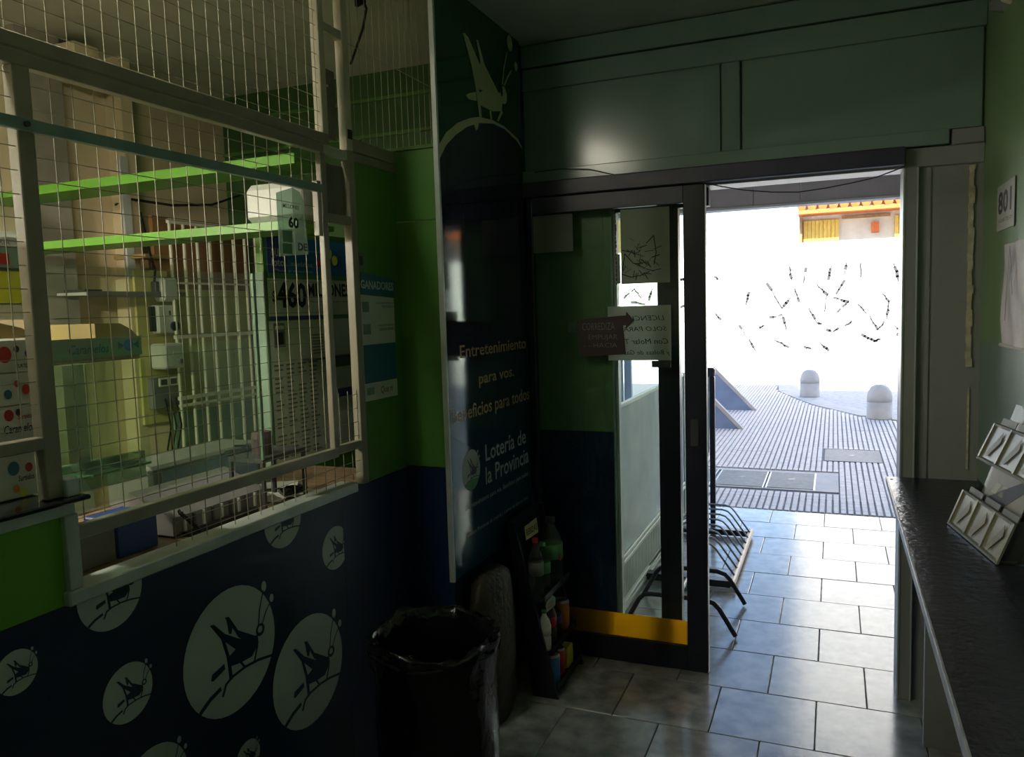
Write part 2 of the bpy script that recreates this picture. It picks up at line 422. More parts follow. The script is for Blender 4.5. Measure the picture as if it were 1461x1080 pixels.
# ---- sidewalk
sw = MB()
bpts = [(-16, 6.1), (16, 6.1), (16, 10.6), (2.4, 10.75), (1.0, 11.05), (.44, 11.5), (-.18, 12.6), (-.42, 13.4), (-.74, 14.4), (-.82, 15.55), (-16, 15.7)]
sw.hexa([(x, y, -.14) for x, y in bpts], (0, 0, .128))
side = sw.build('sidewalk', M['paveg'], kind='structure')
struct('street', M['asphalt'], -60, 60, 6.0, 60, -.3, -.13)
# curb stones along the border
cl = [(6, 10.7), (2.4, 10.8), (1.0, 11.12), (.5, 11.5), (-.12, 12.6), (-.4, 13.4), (-.72, 14.4), (-.80, 15.5)]
for (x0, y0), (x1, y1) in zip(cl, cl[1:]):
    d = Vector((x1 - x0, y1 - y0)); n = Vector((-d.y, d.x)).normalized() * .17
    e = d.normalized() * .004
    MB().hexa([(x0 + e.x - n.x, y0 + e.y - n.y, -.1), (x1 - e.x - n.x, y1 - e.y - n.y, -.1), (x1 - e.x + n.x, y1 - e.y + n.y, -.1), (x0 + e.x + n.x, y0 + e.y + n.y, -.1)], (0, 0, .102)).build('curb_stone', M['concrete'], side)
# ribbed slabs, 8 bars each
def slab_mb(x0, y0, s, cuts, mb):
    for i in range(8):
        xa = x0 + i * s / 8 + .006; xb = x0 + (i + 1) * s / 8 - .006
        for j in range(cuts):
            ya = y0 + j * s / cuts + .002; yb = y0 + (j + 1) * s / cuts - .002
            vs = [mb.bm.verts.new(v) for v in ((xa, ya, -.012), (xb, ya, -.012), (xb, yb, -.012), (xa, yb, -.012), (xa + .003, ya, 0), (xb - .003, ya, 0), (xb - .003, yb, 0), (xa + .003, yb, 0))]
            for f in ((4, 5, 6, 7), (0, 1, 5, 4), (1, 2, 6, 5), (2, 3, 7, 6), (3, 0, 4, 7)): mb.bm.faces.new([vs[q] for q in f])
def border(x):   # y of the sidewalk border at x
    b = [(-16, 15.6), (-.97, 15.5), (-.89, 14.4), (-.57, 13.4), (-.29, 12.55), (.32, 11.42), (.92, 10.97), (2.4, 10.62), (16, 10.4)]
    for (xa, ya), (xb, yb) in zip(b, b[1:]):
        if xa <= x <= xb: return ya + (yb - ya) * (x - xa) / (xb - xa)
    return 10
covers = [(-1.62, .045, 6.80, 7.56), (-.085, .445, 8.13, 8.79)]
def free(x0, y0, s):
    return all(x0 + s <= a + .02 or x0 >= b - .02 or y0 + s <= c + .02 or y0 >= d - .02 for a, b, c, d in covers)
proto = None; far = MB(); s = .4
def small(x0, y0, mb, q=.1):   # bars cut to fit round the covers and along the curb
    for i in range(8):
        xa = x0 + i * s / 8 + .006; xb = x0 + (i + 1) * s / 8 - .006
        for j in range(4):
            ya = y0 + j * q + .002; yb = ya + q - .004
            if yb < min(border(xa), border(xb)) - .0 and all(xb < a or xa > b or yb < c or ya > d for a, b, c, d in covers): mb.box(xa, xb, ya, yb, -.012, 0)
r = 0; y = 6.125
while y < 15.4:
    x = -4.4 + (.2 if (r // 3) % 2 else 0)
    while x < 2.6:
        full = y + s < min(border(x), border(x + s))
        if y < 10.9 and full and free(x, y, s):
            if x > -2.7 - (y - 6) * .3 and x < 2.0:
                if proto is None:
                    mb = MB(); slab_mb(0, 0, s, 4, mb); proto = mb.build('paving_slab', M['pave'], side)
                    proto.data.transform(Matrix.Translation(side.matrix_world.translation)); o = proto
                else:
                    o = bpy.data.objects.new('paving_slab', proto.data); COL.objects.link(o)
                o.parent = side; o.matrix_world = Matrix.Identity(4)
                o.location = Vector((x, y, random.uniform(-.002, .0015))) - side.matrix_world.translation
        elif y < 10.9 and not free(x, y, s):
            mb = MB(); small(x, y, mb)
            if mb.bm.verts: mb.build('cut_paving_slab', M['pave'], side)
            else: mb.bm.free()
        elif full: slab_mb(x, y, s, 2, far)
        elif y < border(x) or y < border(x + s): small(x, y, far)
        x += s
    y += s; r += 1
far.build('distant_paving', M['pave'], side, kind='stuff')
for k, (a, b, c, d) in enumerate([(-1.6, -1.0, 6.83, 7.48), (-.975, -.55, 6.83, 7.48), (-.535, -.14, 6.83, 7.48)]):
    t = thing('meter_cover', ['textured meter cover hidden furthest left in the concrete frame', 'textured meter cover left of the thin steel joint in the sidewalk', 'textured meter cover right of the thin steel joint in the sidewalk'][k], 'cover', (a, c, -.01), 'meter covers in the sidewalk')
    bx('steel_frame', M['steel'], a, b, c, d, -.012, .001, t); bx('lid', M['coverm'], a + .012, b - .012, c + .014, d - .014, -.01, .004, t)
    bx('lift_slot', M['black'], (a + b) / 2 - .03, (a + b) / 2 + .03, (c + d) / 2 + .02, (c + d) / 2 + .07, .003, .0048, t)
for a, b, c, d in ((-1.62, .045, 6.80, 6.83), (-1.62, .045, 7.48, 7.56), (-.14, .045, 6.83, 7.48)):
    bx('concrete_surround', M['concrete'], a, b, c, d, -.012, 0, side)
t = thing('drain_cover', 'plain grey metal cover set alone in the ribbed sidewalk', 'cover', (.18, 8.45, -.01))
bx('lid', M['iron'], -.08, .44, 8.14, 8.78, -.012, .003, t, .003); bx('lift_slot', M['black'], .15, .2, 8.42, 8.5, .002, .0038, t)

# ================================================================== THINGS OUTSIDE
def bollard(x, y, h, r, label):
    t = thing('bollard', label, 'bollard', (x, y, 0), 'domed concrete bollards at the curb')
    MB().lathe([(r * 1.0, 0), (r, .02), (r, h * .5)], (x, y, 0), 28).build('shaft', M['concrete'], t, smooth=True)
    MB().lathe([(r * .97, h * .5), (r * .97, h * .53), (r * 1.0, h * .54), (r * .98, h * .66), (r * .88, h * .80), (r * .68, h * .92), (r * .38, h * .98), (0, h)], (x, y, 0), 28).build('dome', M['concrete'], t, smooth=True)
bollard(.56, 11.2, .455, .155, 'pale domed concrete bollard nearest the shop on the curb')
bollard(-.36, 13.6, .45, .155, 'smaller looking domed bollard farther off across the ribbed sidewalk')

def trestle(y, label):
    t = thing('slanted_barrier', label, 'barrier', (-1.66, y, 0), 'triangular boards on the sidewalk')
    MB().hexa([(-2.27, y, .0), (-1.05, y, .0), (-1.64, y, .60)], (0, .06, 0)).build('board', M['bluegrey'], t)
    for sx in (-2.29, -1.03):
        MB().hexa([(sx, y - .01, 0), (sx + (.06 if sx < -2 else -.06), y - .01, 0), (-1.64, y - .01, .575 + .0), (-1.64, y - .01, .64)], (0, .08, 0)).build('coping', M['concrete'], t)
trestle(11.75, 'taller looking blue grey triangular board at the far side of the pair')
trestle(9.97, 'near blue grey triangular board just beyond the black post')

# bike rack
t = thing('bike_rack', 'black steel bicycle rack of bent hoops standing on the porch tiles', 'bike rack', (-.75, 4.8, 0))
for yy in (4.32, 5.32): bx('cross_bar', M['blackmetal'], -1.0, -.52, yy - .03, yy + .03, .012, .05, t)
for xx in (-1.0, -.51): MB().tube([(xx, 4.29, .035), (xx, 5.36, .035)], .018, 8).build('side_rail', M['blackmetal'], t)
for k in range(8):
    yy = 4.40 + k * .125
    hp = [(-1.0, yy, .05), (-.90, yy, .19), (-.875, yy, .215), (-.84, yy, .225), (-.67, yy, .225), (-.635, yy, .215), (-.61, yy, .19), (-.51, yy, .05)]
    MB().tube(hp, .006, 6).build('hoop', M['steel'], t)
for yy in (4.08, 3.66):
    hp = [(-.95, yy, .012), (-.88, yy, .14), (-.855, yy, .165), (-.82, yy, .172), (-.56, yy, .172), (-.52, yy, .16), (-.495, yy, .135), (-.42, yy, .012)]
    MB().tube(hp, .012, 8).build('end_hoop', M['blackmetal'], t)
MB().tube([(-.69, 3.66, .172), (-.69, 4.08, .172), (-.69, 4.32, .05)], .011, 8).build('center_bar', M['blackmetal'], t)
t = thing('sign_post', 'tall black post with a hooked cap behind the bicycle rack', 'post', (-.765, 5.39, 0))
bx('post', M['blackmetal'], -.785, -.750, 5.395, 5.43, 0, 1.08, t, .003)
bx('cap', M['dgrey'], -.825, -.748, 5.385, 5.44, 1.08, 1.14, t, .01)
bx('banner_strip', M['paper'], -.835, -.79, 5.41, 5.415, .55, 1.07, t)
bx('foot_plate', M['blackmetal'], -.86, -.67, 5.385, 5.50, 0, .012, t)

# low acrylic partition on the left of the porch
t = thing('porch_partition', 'low scratched translucent partition along the left of the porch', 'partition', (-1.0, 4.7, 0))
bx('panel', M['frost'], -1.008, -1.0, 3.52, 5.6, .30, 1.065, t)
bx('top_rail', M['ltgrey'], -1.014, -.994, 3.5, 5.62, 1.06, 1.085, t, .003)
for z0 in (.245, .275): bx('rail', M['ltgrey'], -1.016, -.990, 3.5, 5.62, z0, z0 + .022, t, .003)
for z0 in (.01, .04): bx('rail', M['ltgrey'], -1.016, -.985, 3.5, 5.62, z0, z0 + .022, t, .003)
bx('end_post', M['ltgrey'], -1.02, -.99, 5.6, 5.64, 0, 1.085, t)
lv = MB()
for k in range(62): lv.box(-1.006, -1.0, 3.52 + k * .034, 3.536 + k * .034, .06, .25)
lv.build('vent_slats', M['ltgrey'], t, kind='stuff')

# wall across the street with graffiti
wa = struct('wall_street', M['white'], -26, 22, 24, 24.4, -.13, 3.22)
gp = front_plane(23.99); gm = MB()
strokes = [[(1095, 405), (1115, 440), (1128, 425)], [(1126, 380), (1130, 402)], [(1150, 382), (1146, 404)], [(1165, 405), (1180, 420), (1176, 445)], [(1205, 400), (1190, 425), (1210, 430), (1195, 445)],
 [(1225, 435), (1240, 450), (1252, 470)], [(1256, 415), (1268, 430), (1265, 455), (1252, 470)], [(1275, 375), (1283, 400)], [(1276, 465), (1284, 470), (1280, 478)], [(1154, 440), (1165, 460), (1172, 462)],
 [(1055, 465), (1066, 480), (1078, 500)], [(1098, 453), (1116, 449), (1122, 470)], [(1105, 485), (1125, 495)], [(1178, 470), (1188, 474), (1196, 468)], [(1230, 478), (1248, 486), (1256, 484)], [(1170, 490), (1182, 500)],
 [(1020, 445), (1030, 460)], [(1068, 418), (1064, 435)], [(1208, 375), (1205, 392)], [(1228, 375), (1228, 395)], [(1186, 380), (1182, 398)], [(1148, 495), (1158, 498)], [(1206, 465), (1215, 458)],
 [(890, 425), (905, 412), (915, 425)], [(930, 412), (926, 428)], [(895, 430), (920, 434)], [(882, 480), (900, 470), (915, 486)], [(968, 400), (976, 398)], [(967, 440), (977, 436)], [(1240, 520), (1252, 518)], [(1178, 526), (1190, 524)],
 [(1080, 462), (1084, 468), (1090, 464)], [(1134, 412), (1140, 430)], [(1020, 395), (1024, 398)]]
for st in strokes:
    pts = []
    for (a, b), (c, d) in zip(st, st[1:]):
        for q in range(4):
            f = q / 4; w = on(a + (c - a) * f + random.uniform(-.8, .8), b + (d - b) * f + random.uniform(-.8, .8), 'y', 23.99); pts.append((w.x, w.z))
    w = on(*st[-1], 'y', 23.99); pts.append((w.x, w.z))
    for a, b in zip(pts, pts[1:]):
        if random.random() < .85: gp.line(gm, [a, b], random.uniform(.03, .09), .001)
gm.build('graffiti', M['graf'], wa, kind='stuff')
# building behind it on the right
bb = thing('far_house', 'house across the street with orange roof edge and yellow shuttered doors', 'building', (6, 27, 0))
bx('wall', M['beigeb'], -1.0, 18, 25.5, 32, 0, 13.5, bb)
bx('upper_wall', M['white'], -1.0, 18, 25.3, 25.5, 4.5, 13.5, bb)
rf = MB()
for k in range(66): rf.lathe([(.12, 0), (.12, .75)], (-.9 + k * .29, 24.75, 4.30), 8, (0, 1, .28))
rf.build('roof_tiles', M['orange'], bb, kind='stuff')
bx('roof_edge', M['orange'], -1.0, 18, 24.72, 25.5, 4.10, 4.21, bb)
bx('beam', M['brown'], -.98, -.90, 25.25, 25.5, 3.0, 4.1, bb)
for x0 in (-.86, 1.62, 4.4, 7.0):
    for k in range(9): bx('shutter_board', M['shutter'], x0 + k * .11, x0 + k * .11 + .1, 25.4, 25.5, 2.9, 3.95, bb)
bx('lintel', M['brown'], .2, 1.5, 25.4, 25.5, 3.95, 4.02, bb)
bx('post_box', M['orange'], 1.0, 1.2, 25.35, 25.5, 3.5, 3.8, bb)
t = thing('building_sign', 'small bright green sign seen through the sliding door glass', 'sign', (-5.7, 25.5, -.13))
bx('board', M['mgreen'], -6.3, -5.2, 25.4, 25.6, 3.6, 5.1, t); bx('mast', M['grey'], -5.8, -5.7, 25.45, 25.55, -.13, 3.6, t)
# left neighbours seen through the glass
t = thing('low_building', 'ochre and olive low building far behind the left window', 'building', (-9, 27, 0))
bx('wall', M['shutter'], -9.6, -6.9, 26, 30, 0, 5.4, t); bx('wall_band', M['olive'], -9.6, -6.9, 25.9, 26, 1.5, 3.9, t)
for k in range(3): bx('window', M['dgrey'], -9.2 + k * .8, -8.8 + k * .8, 25.88, 25.98, 4.2, 5.0, t)
t = thing('street_gate', 'grey blue slatted metal gate beyond the porch partition', 'gate', (-2.3, 8.6, 0))
for x0 in (-2.62, -2.14): bx('gate_post', M['bluegrey'], x0 - .03, x0 + .03, 8.57, 8.63, 0, 1.2, t)
for z0 in (.15, .98, 1.14): bx('gate_rail', M['bluegrey'], -2.6, -2.15, 8.585, 8.615, z0, z0 + .035, t)
for k in range(10): bx('slat', M['bluegrey'], -2.59 + k * .044, -2.56 + k * .044, 8.59, 8.61, .15, .98, t)
bx('gate_pillar', M['shutter'], -2.76, -2.66, 8.55, 8.65, 0, 2.6, label='tall ochre pillar standing beside the slatted street gate', cat='pillar')

# ================================================================== DOOR AND GLASS
gx = thing('window_1', None, None, (-.76, 3.38, 0), kind='structure')
bx('window_stile', M['blackmetal'], -.706, -.614, 3.36, 3.41, 0, 2.06, gx, .002)
bx('window_stile', M['ltgrey'], -.899, -.886, 3.37, 3.41, .0, 2.06, gx)
bx('window_rail', M['blackmetal'], -.89, -.70, 3.36, 3.41, 0, .10, gx)
bx('window_rail', M['trackmetal'], -.89, -.485, 3.36, 3.41, 1.985, 2.06, gx)
bx('window_pane', M['glass'], -.887, -.705, 3.384, 3.388, .10, 1.985, gx)

lf = thing('sliding_door', 'dark framed sliding glass door pushed open beside the doorway', 'door', (-.87, 3.275, 0))
bx('stile', M['blackmetal'], -.574, -.487, 3.255, 3.292, .004, 2.062, lf, .003)
bx('stile', M['blackmetal'], -1.262, -1.235, 3.255, 3.292, .004, 2.062, lf, .003)
bx('top_rail', M['trackmetal'], -1.25, -.574, 3.257, 3.290, 1.992, 2.062, lf, .002)
bx('bottom_rail', M['blackmetal'], -1.25, -.574, 3.257, 3.290, .004, .113, lf, .002)
bx('glass_pane', M['glass'], -1.245, -.57, 3.272, 3.276, .10, 2.0, lf)
hd = MB(); hd.box(-.548, -.52, 3.248, 3.256, .985, 1.10, .002); hd.tube([(-.545, 3.25, .99), (-.545, 3.235, 1.0), (-.545, 3.235, 1.085), (-.545, 3.25, 1.095)], .006, 6)
bx('handle_plate', M['dgrey'], -.552, -.518, 3.249, 3.256, .985, 1.10, lf, .002)
bx('edge_strip', M['alu'], -.4875, -.4845, 3.258, 3.29, .005, 2.06, lf)
hd.bm.free()
bx('film_strip', M['yellowfilm'], -1.245, -.575, 3.2700, 3.2712, .113, .218, lf, label='translucent yellow film strip along the foot of the glass')
tr = bx('door_track', M['trackmetal'], -1.285, .24, 3.245, 3.30, 2.066, 2.131, None, .004, label='purple grey metal sliding track above the open door', cat='track')
# sagging wires over the door
MB().tube([on(1009, 262, 'y', 3.24), on(1030, 266, 'y', 3.24), on(1060, 271, 'y', 3.24), on(1100, 274, 'y', 3.24), on(1140, 274, 'y', 3.24), on(1180, 268, 'y', 3.24), on(1220, 260, 'y', 3.24), on(1250, 253, 'y', 3.24), on(1290, 238, 'y', 3.24)], .0022, 5).build('wire', M['dgrey'], label='thin dark wire sagging across the top of the doorway', cat='wire')
MB().tube([on(762, 246, 'y', 3.27), on(800, 241, 'y', 3.27), on(840, 241, 'y', 3.27), on(880, 250, 'y', 3.27), on(920, 254, 'y', 3.27), on(1008, 262, 'y', 3.245)], .0018, 5).build('wire', M['black'], label='loose black wire looping along the ledge above the sliding door', cat='wire')

fp = front_plane(3.2705)
# papers on the leaf glass
bx('blank_paper', M['thinpaper'], -1.243, -1.052, 3.2675, 3.2690, 1.824, 1.985, label='blank grey sheet of paper taped at upper left of the door glass', cat='paper')
sh = thing('drawing_sheet', 'large grey sheet with a scribbled black drawing on the door glass', 'poster', (-.75, 3.279, 1.67))
bx('sheet', M['thinsheet'], -.842, -.634, 3.2785, 3.2795, 1.672, 1.985, sh)
pl = front_plane(3.2785); mb = MB()
for k in range(46):
    a = random.uniform(0, 2 * PI); r0 = random.uniform(.0, .045); cx, cz = -.775 + random.uniform(-.03, .05), 1.76 + random.uniform(-.03, .05)
    p0 = (cx + r0 * math.cos(a), cz + r0 * math.sin(a)); a2 = a + random.uniform(-1, 1)
    pl.line(mb, [p0, (p0[0] + .035 * math.cos(a2), p0[1] + .028 * math.sin(a2))], random.uniform(.0008, .004), .0006 + k * .00002, .0001)
for pts in ([(-.835, 1.73), (-.825, 1.80), (-.79, 1.76), (-.74, 1.735)], [(-.84, 1.715), (-.80, 1.70), (-.76, 1.705), (-.72, 1.72)], [(-.73, 1.84), (-.70, 1.87), (-.69, 1.80), (-.70, 1.75)]): pl.line(mb, pts, .004, .002, .0001)
mb.build('scribble', M['ink'], sh, kind='stuff')
mb = MB()
for k in range(18): mb.box(-.8655, -.861 + random.uniform(-.001, .001), 3.2785, 3.2805, 1.67 + k * .0175, 1.67 + k * .0175 + random.uniform(.008, .0165))
mb.build('tape_strip', M['ink'], kind='stuff', label='dotted black tape strip running down the left of the drawing sheet', cat='tape')
bx('drawing_margin', M['thinsheet'], -.872, -.846, 3.2790, 3.2800, 1.675, 1.80, label='narrow grey offcut left of the dotted tape strip', cat='paper')
nt_ = thing('handwritten_note', 'white paper note with mirrored handwriting on the door glass', 'note', (-.77, 3.2785, 1.34))
bx('sheet', M['thinpaper'], -.905, -.632, 3.2780, 3.2790, 1.345, 1.578, nt_)
for s_, u0, u1, v0, cp in (('LICENCIA', -.82, -.66, 1.515, .022), ('SOLO PARA', -.835, -.65, 1.47, .020), ('Con Molar T', -.835, -.645, 1.415, .024), ('y Bolsas de Gas', -.835, -.637, 1.370, .020)):
    text(front_plane(3.2778), s_, u0, v0, u1, cp, M['ink'], nt_, h=.0004, mirror=True, shear=.2)
ar = thing('arrow_sign', 'maroon arrow sign reading CORREDIZA stuck on the door glass', 'sign', (-.93, 3.268, 1.37))
mb = MB(); pl = front_plane(3.2690)
pl.poly(mb, [(-1.035, 1.362), (-.826, 1.372), (-.835, 1.495), (-.823, 1.497), (-.823, 1.480), (-.788, 1.516), (-.820, 1.555), (-.822, 1.538), (-.845, 1.538), (-1.04, 1.524)], .0005, .0015)
mb.build('sign_board', M['maroon'], ar)
bx('tape', M['clearp'], -1.083, -1.038, 3.2680, 3.2688, 1.47, 1.515, ar)
for s_, u0, u1, v0, cp in (('CORREDIZA', -1.018, -.872, 1.478, .034), ('EMPUJAR', -.99, -.86, 1.438, .022), ('- - HACIA', -1.012, -.862, 1.402, .022)):
    text(pl, s_, u0, v0, u1, cp, M['greyink'], ar, h=.0024)
bx('opening_tag', M['dgrey'], -.716, -.635, 3.2785, 3.281, 1.315, 1.343, label='small dark tag just below the handwritten note', cat='tag')

# ================================================================== SERVICE COUNTER
ct = thing('service_counter', 'dark blue service counter with lime side panel under the wire screen', 'counter', (XL, 1.1, 0))
bx('front_panel', M['navyprint'], XL - .03, XL, -1.4, 2.036, 0, 1.004, ct)
bx('side_panel', M['lime'], XL - .02, XL + .002, -1.4, 1.073, 1.006, 1.19, ct, label='lime green laminate panel')
bx('sill', M['alu'], XL - .05, XL + .02, 1.065, 2.105, 1.004, 1.034, ct, .003, label='pale worn aluminium sill')
bx('upright_trim', M['alu'], XL - .02, XL + .014, 1.072, 1.104, 1.035, 1.19, ct, .002)
bx('top_trim', M['alu'], XL - .02, XL + .012, -1.4, 1.10, 1.19, 1.216, ct, .002)
bx('black_top', M['slab'], XL - .42, XL + .03, -1.4, 1.125, 1.216, 1.226, ct, .003, label='glossy black slab')
bx('worktop', M['wood'], -2.05, XL - .05, -1.4, 2.43, .965, 1.004, ct, label='worn wooden worktop')
bx('worktop_edge', M['wood'], -2.07, -2.05, -1.4, 2.46, .93, 1.006, ct)
bx('inner_board', M['frame'], XL - .42, XL - .03, 1.075, 1.082, 1.0, 1.216, ct)

# emblem decals
EM = dict(
 leg=[(-.43, .57), (-.35, .56), (-.14, .33), (.14, .14), (.4, .02), (.07, -.01), (-.13, .19), (-.33, .43)],
 shin=[(-.42, .56), (-.22, .27), (-.13, -.06), (-.1, -.43), (-.03, -.45), (-.05, -.12), (-.15, .24), (-.34, .52)],
 body=[(.10, .1), (.58, .02), (.59, -.13), (.42, -.28), (.15, -.27), (-.08, -.23), (-.1, -.07), (.07, -.01)],
 wing=[(-.11, .58), (-.03, .56), (.15, .27), (.53, .02), (.4, -.02), (.15, .15), (.03, .36), (-.0, .27), (-.05, .29), (-.08, .5)],
 tail=[(-.19, -.13), (-.18, -.22), (-.43, -.30), (-.48, -.28), (-.45, -.19)])
def emblem(yc, zc, r, label, X=XL, zmax=None, ymax=None, zt=0, group='round grasshopper decals on the blue counter', name='round_decal', parent=None, top=True):
    pl = Plane((X, yc, zc), (0, 1, 0), (0, 0, 1))
    A = MB(); B = MB(); K = MB(); e = 0.0
    pl.disc(A, 0, 0, r, .0006, .0004, 40)
    for k in ('leg', 'shin', 'body', 'wing', 'tail'):
        pl.poly(B, [(u * r, v * r) for u, v in EM[k]], .0012 + e, .0003); e += .00006
    pl.disc(B, .65 * r, .08 * r, .105 * r, .0016, .0003, 14)
    for l, w in (([(.61, .15), (.66, .42), (.77, .70)], .022), ([(.68, .12), (.80, .32), (.93, .45)], .022), ([(-.72, -.66), (-.52, -.55), (-.31, -.49)], .07), ([(-.26, -.62), (-.18, -.47), (-.03, -.41), (.27, -.38), (.57, -.40), (.93, -.47)], .045), ([(.17, -.27), (.25, -.39)], .04), ([(.56, -.16), (.47, -.38)], .035)):
        pl.line(B, [(u * r, v * r) for u, v in l], w * r, .0017, .0003)
    pl.disc(A, .80 * r, .76 * r, .06 * r, .0006, .0004, 12, .09 * r)
    pl.disc(A, .97 * r, .50 * r, .05 * r, .0006, .0004, 12, .07 * r)
    pl.disc(K, .64 * r, .09 * r, .055 * r, .0022, .0003, 12)
    for mb in (A, B, K):
        for co, no in (((0, 0, zmax), (0, 0, 1)), ((0, ymax, 0), (0, 1, 0))):
            if co[2] is None or co[1] is None: continue
            bmesh.ops.bisect_plane(mb.bm, geom=list(mb.bm.verts) + list(mb.bm.edges) + list(mb.bm.faces), plane_co=co, plane_no=no, clear_outer=True)
    t = thing(name, label, 'decal', (X, yc, zc), group) if parent is None else parent
    for mb, nm, m in ((A, 'disc', M['decal']), (B, 'grasshopper', M['navyprint']), (K, 'eye', M['decal'])):
        if len(mb.bm.faces): mb.build(nm, m, t)
        else: mb.bm.free()
emblem(1.521, .715, .166, 'largest and brightest round grasshopper decal on the blue counter')
emblem(1.83, .52, .166, 'large dim green round decal right of the brightest one', ymax=2.0)
emblem(1.175, .995, .082, 'round decal cut off by the sill beside the lime panel', zmax=1.002)
emblem(1.20, .756, .066, 'small round decal just left of the largest decal')
emblem(.957, .915, .043, 'small round decal at far left under the lime panel')
emblem(1.749, 1.003, .080, 'half round decal cut off by the sill near its far end', zmax=1.002)
emblem(1.989, .849, .068, 'dim round decal nearest the corner post', ymax=2.034)
emblem(1.555, .405, .045, 'small round decal low beside the black bin bag')
emblem(1.25, .50, .10, 'round decal mostly hidden at the very bottom of the counter')

# ================================================================== WIRE SCREEN
sc = thing('wire_screen', 'beige metal frame with wire mesh standing on the service counter', 'screen', (XL, 1.6, 1.2))
def post(y0, y1, z0, z1, m='frame', dx=.030, nm='post', **k): return bx(nm, M[m], XL - dx, XL, y0, y1, z0, z1, sc, .002, **k)
post(1.052, 1.088, 1.227, 2.075)
post(2.016, 2.042, 1.16, 2.075, dx=.02)
post(2.166, 2.200, 1.012, 2.105)
post(2.036, 2.066, 2.136, ZC, 'frame_lit')
post(2.162, 2.196, 2.105, ZC, 'frame_lit')
post(-1.4, -1.34, 1.225, ZC)
bx('beam', M['frame'], XL - .026, XL, -1.4, 2.036, 2.075, 2.102, sc, .002)
bx('beam', M['frame'], XL - .026, XL, -1.4, 2.066, 2.106, 2.136, sc, .002)
bx('beam', M['frame'], XL - .035, XL - .004, 2.2, 3.28, 2.075, 2.105, sc, .002)
bx('beam', M['frame'], XL - .035, XL - .004, 2.2, 3.28, 2.108, 2.15, sc, .002)
bx('crosspiece', M['frame_lit'], XL - .025, XL - .003, 2.066, 2.162, 2.445, 2.475, sc, .002)
bx('crosspiece', M['frame_lit'], XL - .025, XL - .003, 2.036, 2.166, 2.072, 2.102, sc, .002)
bx('crosspiece', M['frame'], XL - .025, XL - .003, 2.034, 2.166, 1.868, 1.895, sc, .002)
bx('crosspiece', M['frame'], XL - .025, XL - .003, 2.034, 2.166, 1.136, 1.162, sc, .002)
bx('bracket', M['frame'], XL - .015, XL + .006, 1.985, 2.004, 1.82, 1.985, sc, .002)
bx('top_rail', M['teal'], XL, XL + .012, .4, 2.010, 1.950, 1.974, sc, .001, label='blue green flat rail')
bx('middle_rail', M['frame'], XL - .022, XL + .002, 1.088, 2.034, 1.130, 1.160, sc, .002)
bx('side_rail', M['frame'], XL - .025, XL, -1.4, 1.052, 1.330, 1.356, sc, .002)
bx('foot_bracket', M['alu'], XL - .02, XL + .01, 1.085, 1.115, 1.226, 1.262, sc, .002)
mb = MB(); mb.lathe([(.006, 0), (.006, .006)], (XL + .012, 1.062, 1.962), 8, (1, 0, 0)); mb.build('bolt', M['dgrey'], sc)
bx('square_socket', M['black'], XL - .001, XL + .002, 2.168, 2.192, 2.142, 2.172, sc, label='dark square opening')
def mesh_panel(y0, y1, z0, z1, py, pz, X=XL - .012, y_off=0, z_off=0, r=.0011, m='wire'):
    mb = MB()
    y = y0 + y_off
    while y < y1:
        mb.tube([(X, y, z0), (X, y, z1)], r, 4, False); y += py
    z = z0 + z_off
    while z < z1:
        mb.tube([(X + .0026, y0, z), (X + .0026, y1, z)], r, 4, False); z += pz
    mb.build('wire_mesh', M[m], sc, kind='stuff')
mesh_panel(-1.0, 2.036, 2.136, ZC, .0444, .0425, y_off=.009, z_off=.02)
mesh_panel(1.09, 2.004, 1.166, 2.07, .05, .0455, y_off=-.003 + .0, z_off=.013, r=.0012)
mesh_panel(-1.0, 1.052, 1.36, 2.07, .05, .0455, y_off=.019, z_off=.015, r=.0012)
mesh_panel(1.375, 2.166, 1.036, 1.13, .05, .037, y_off=.0, z_off=.022, r=.0012)
mesh_panel(2.034, 2.166, 1.166, 1.33, .05, .0455, y_off=.03, z_off=.013, r=.0012)
mesh_panel(2.2, 3.28, 2.15, ZC, .0444, 9, y_off=.03, z_off=.3, r=.0011)

# tinted glass behind the wire
t = thing('glass_screen', 'green tinted glass sheet standing behind the wire mesh', 'glass', (XL - .05, 1.45, 1.17))
bx('pane', M['tint'], XL - .050, XL - .046, 1.095, 1.74, 1.175, 1.70, t)
bx('pane', M['tint'], XL - .062, XL - .058, 1.11, 1.72, 1.175, 1.52, t)
bx('edge_strip', M['lgreen'], XL - .052, XL - .044, 1.735, 1.742, 1.175, 1.70, t)
# ribbed strips in the gap
for z0, z1, lb, xx in ((2.14, 2.36, 'dark ribbed plastic strip in the gap above the crosspiece', -1.50), (1.90, 2.056, 'pale ribbed plastic strip in the gap below the crosspiece', -1.475)):
    t = thing('ribbed_strip', lb, 'strip', (xx, 2.08, z0), 'ribbed strips between the two posts')
    bx('backing', M['corr'], xx - .004, xx, 2.09 if xx < -1.49 else 2.045, 2.185, z0, z1, t)
    mb = MB()
    for k in range(11 if xx < -1.49 else 16): mb.tube([(xx, 2.18 - k * .0085, z0), (xx, 2.18 - k * .0085, z1)], .003, 6)
    mb.build('ribs', M['corr'], t, kind='stuff')
MB().lathe([(.004, 0), (.004, .003)], (-1.494, 2.135, 2.305), 10, (1, 0, 0)).build('screw_head', M['barw'], label='small shiny white screw head on the dark ribbed strip', cat='screw')

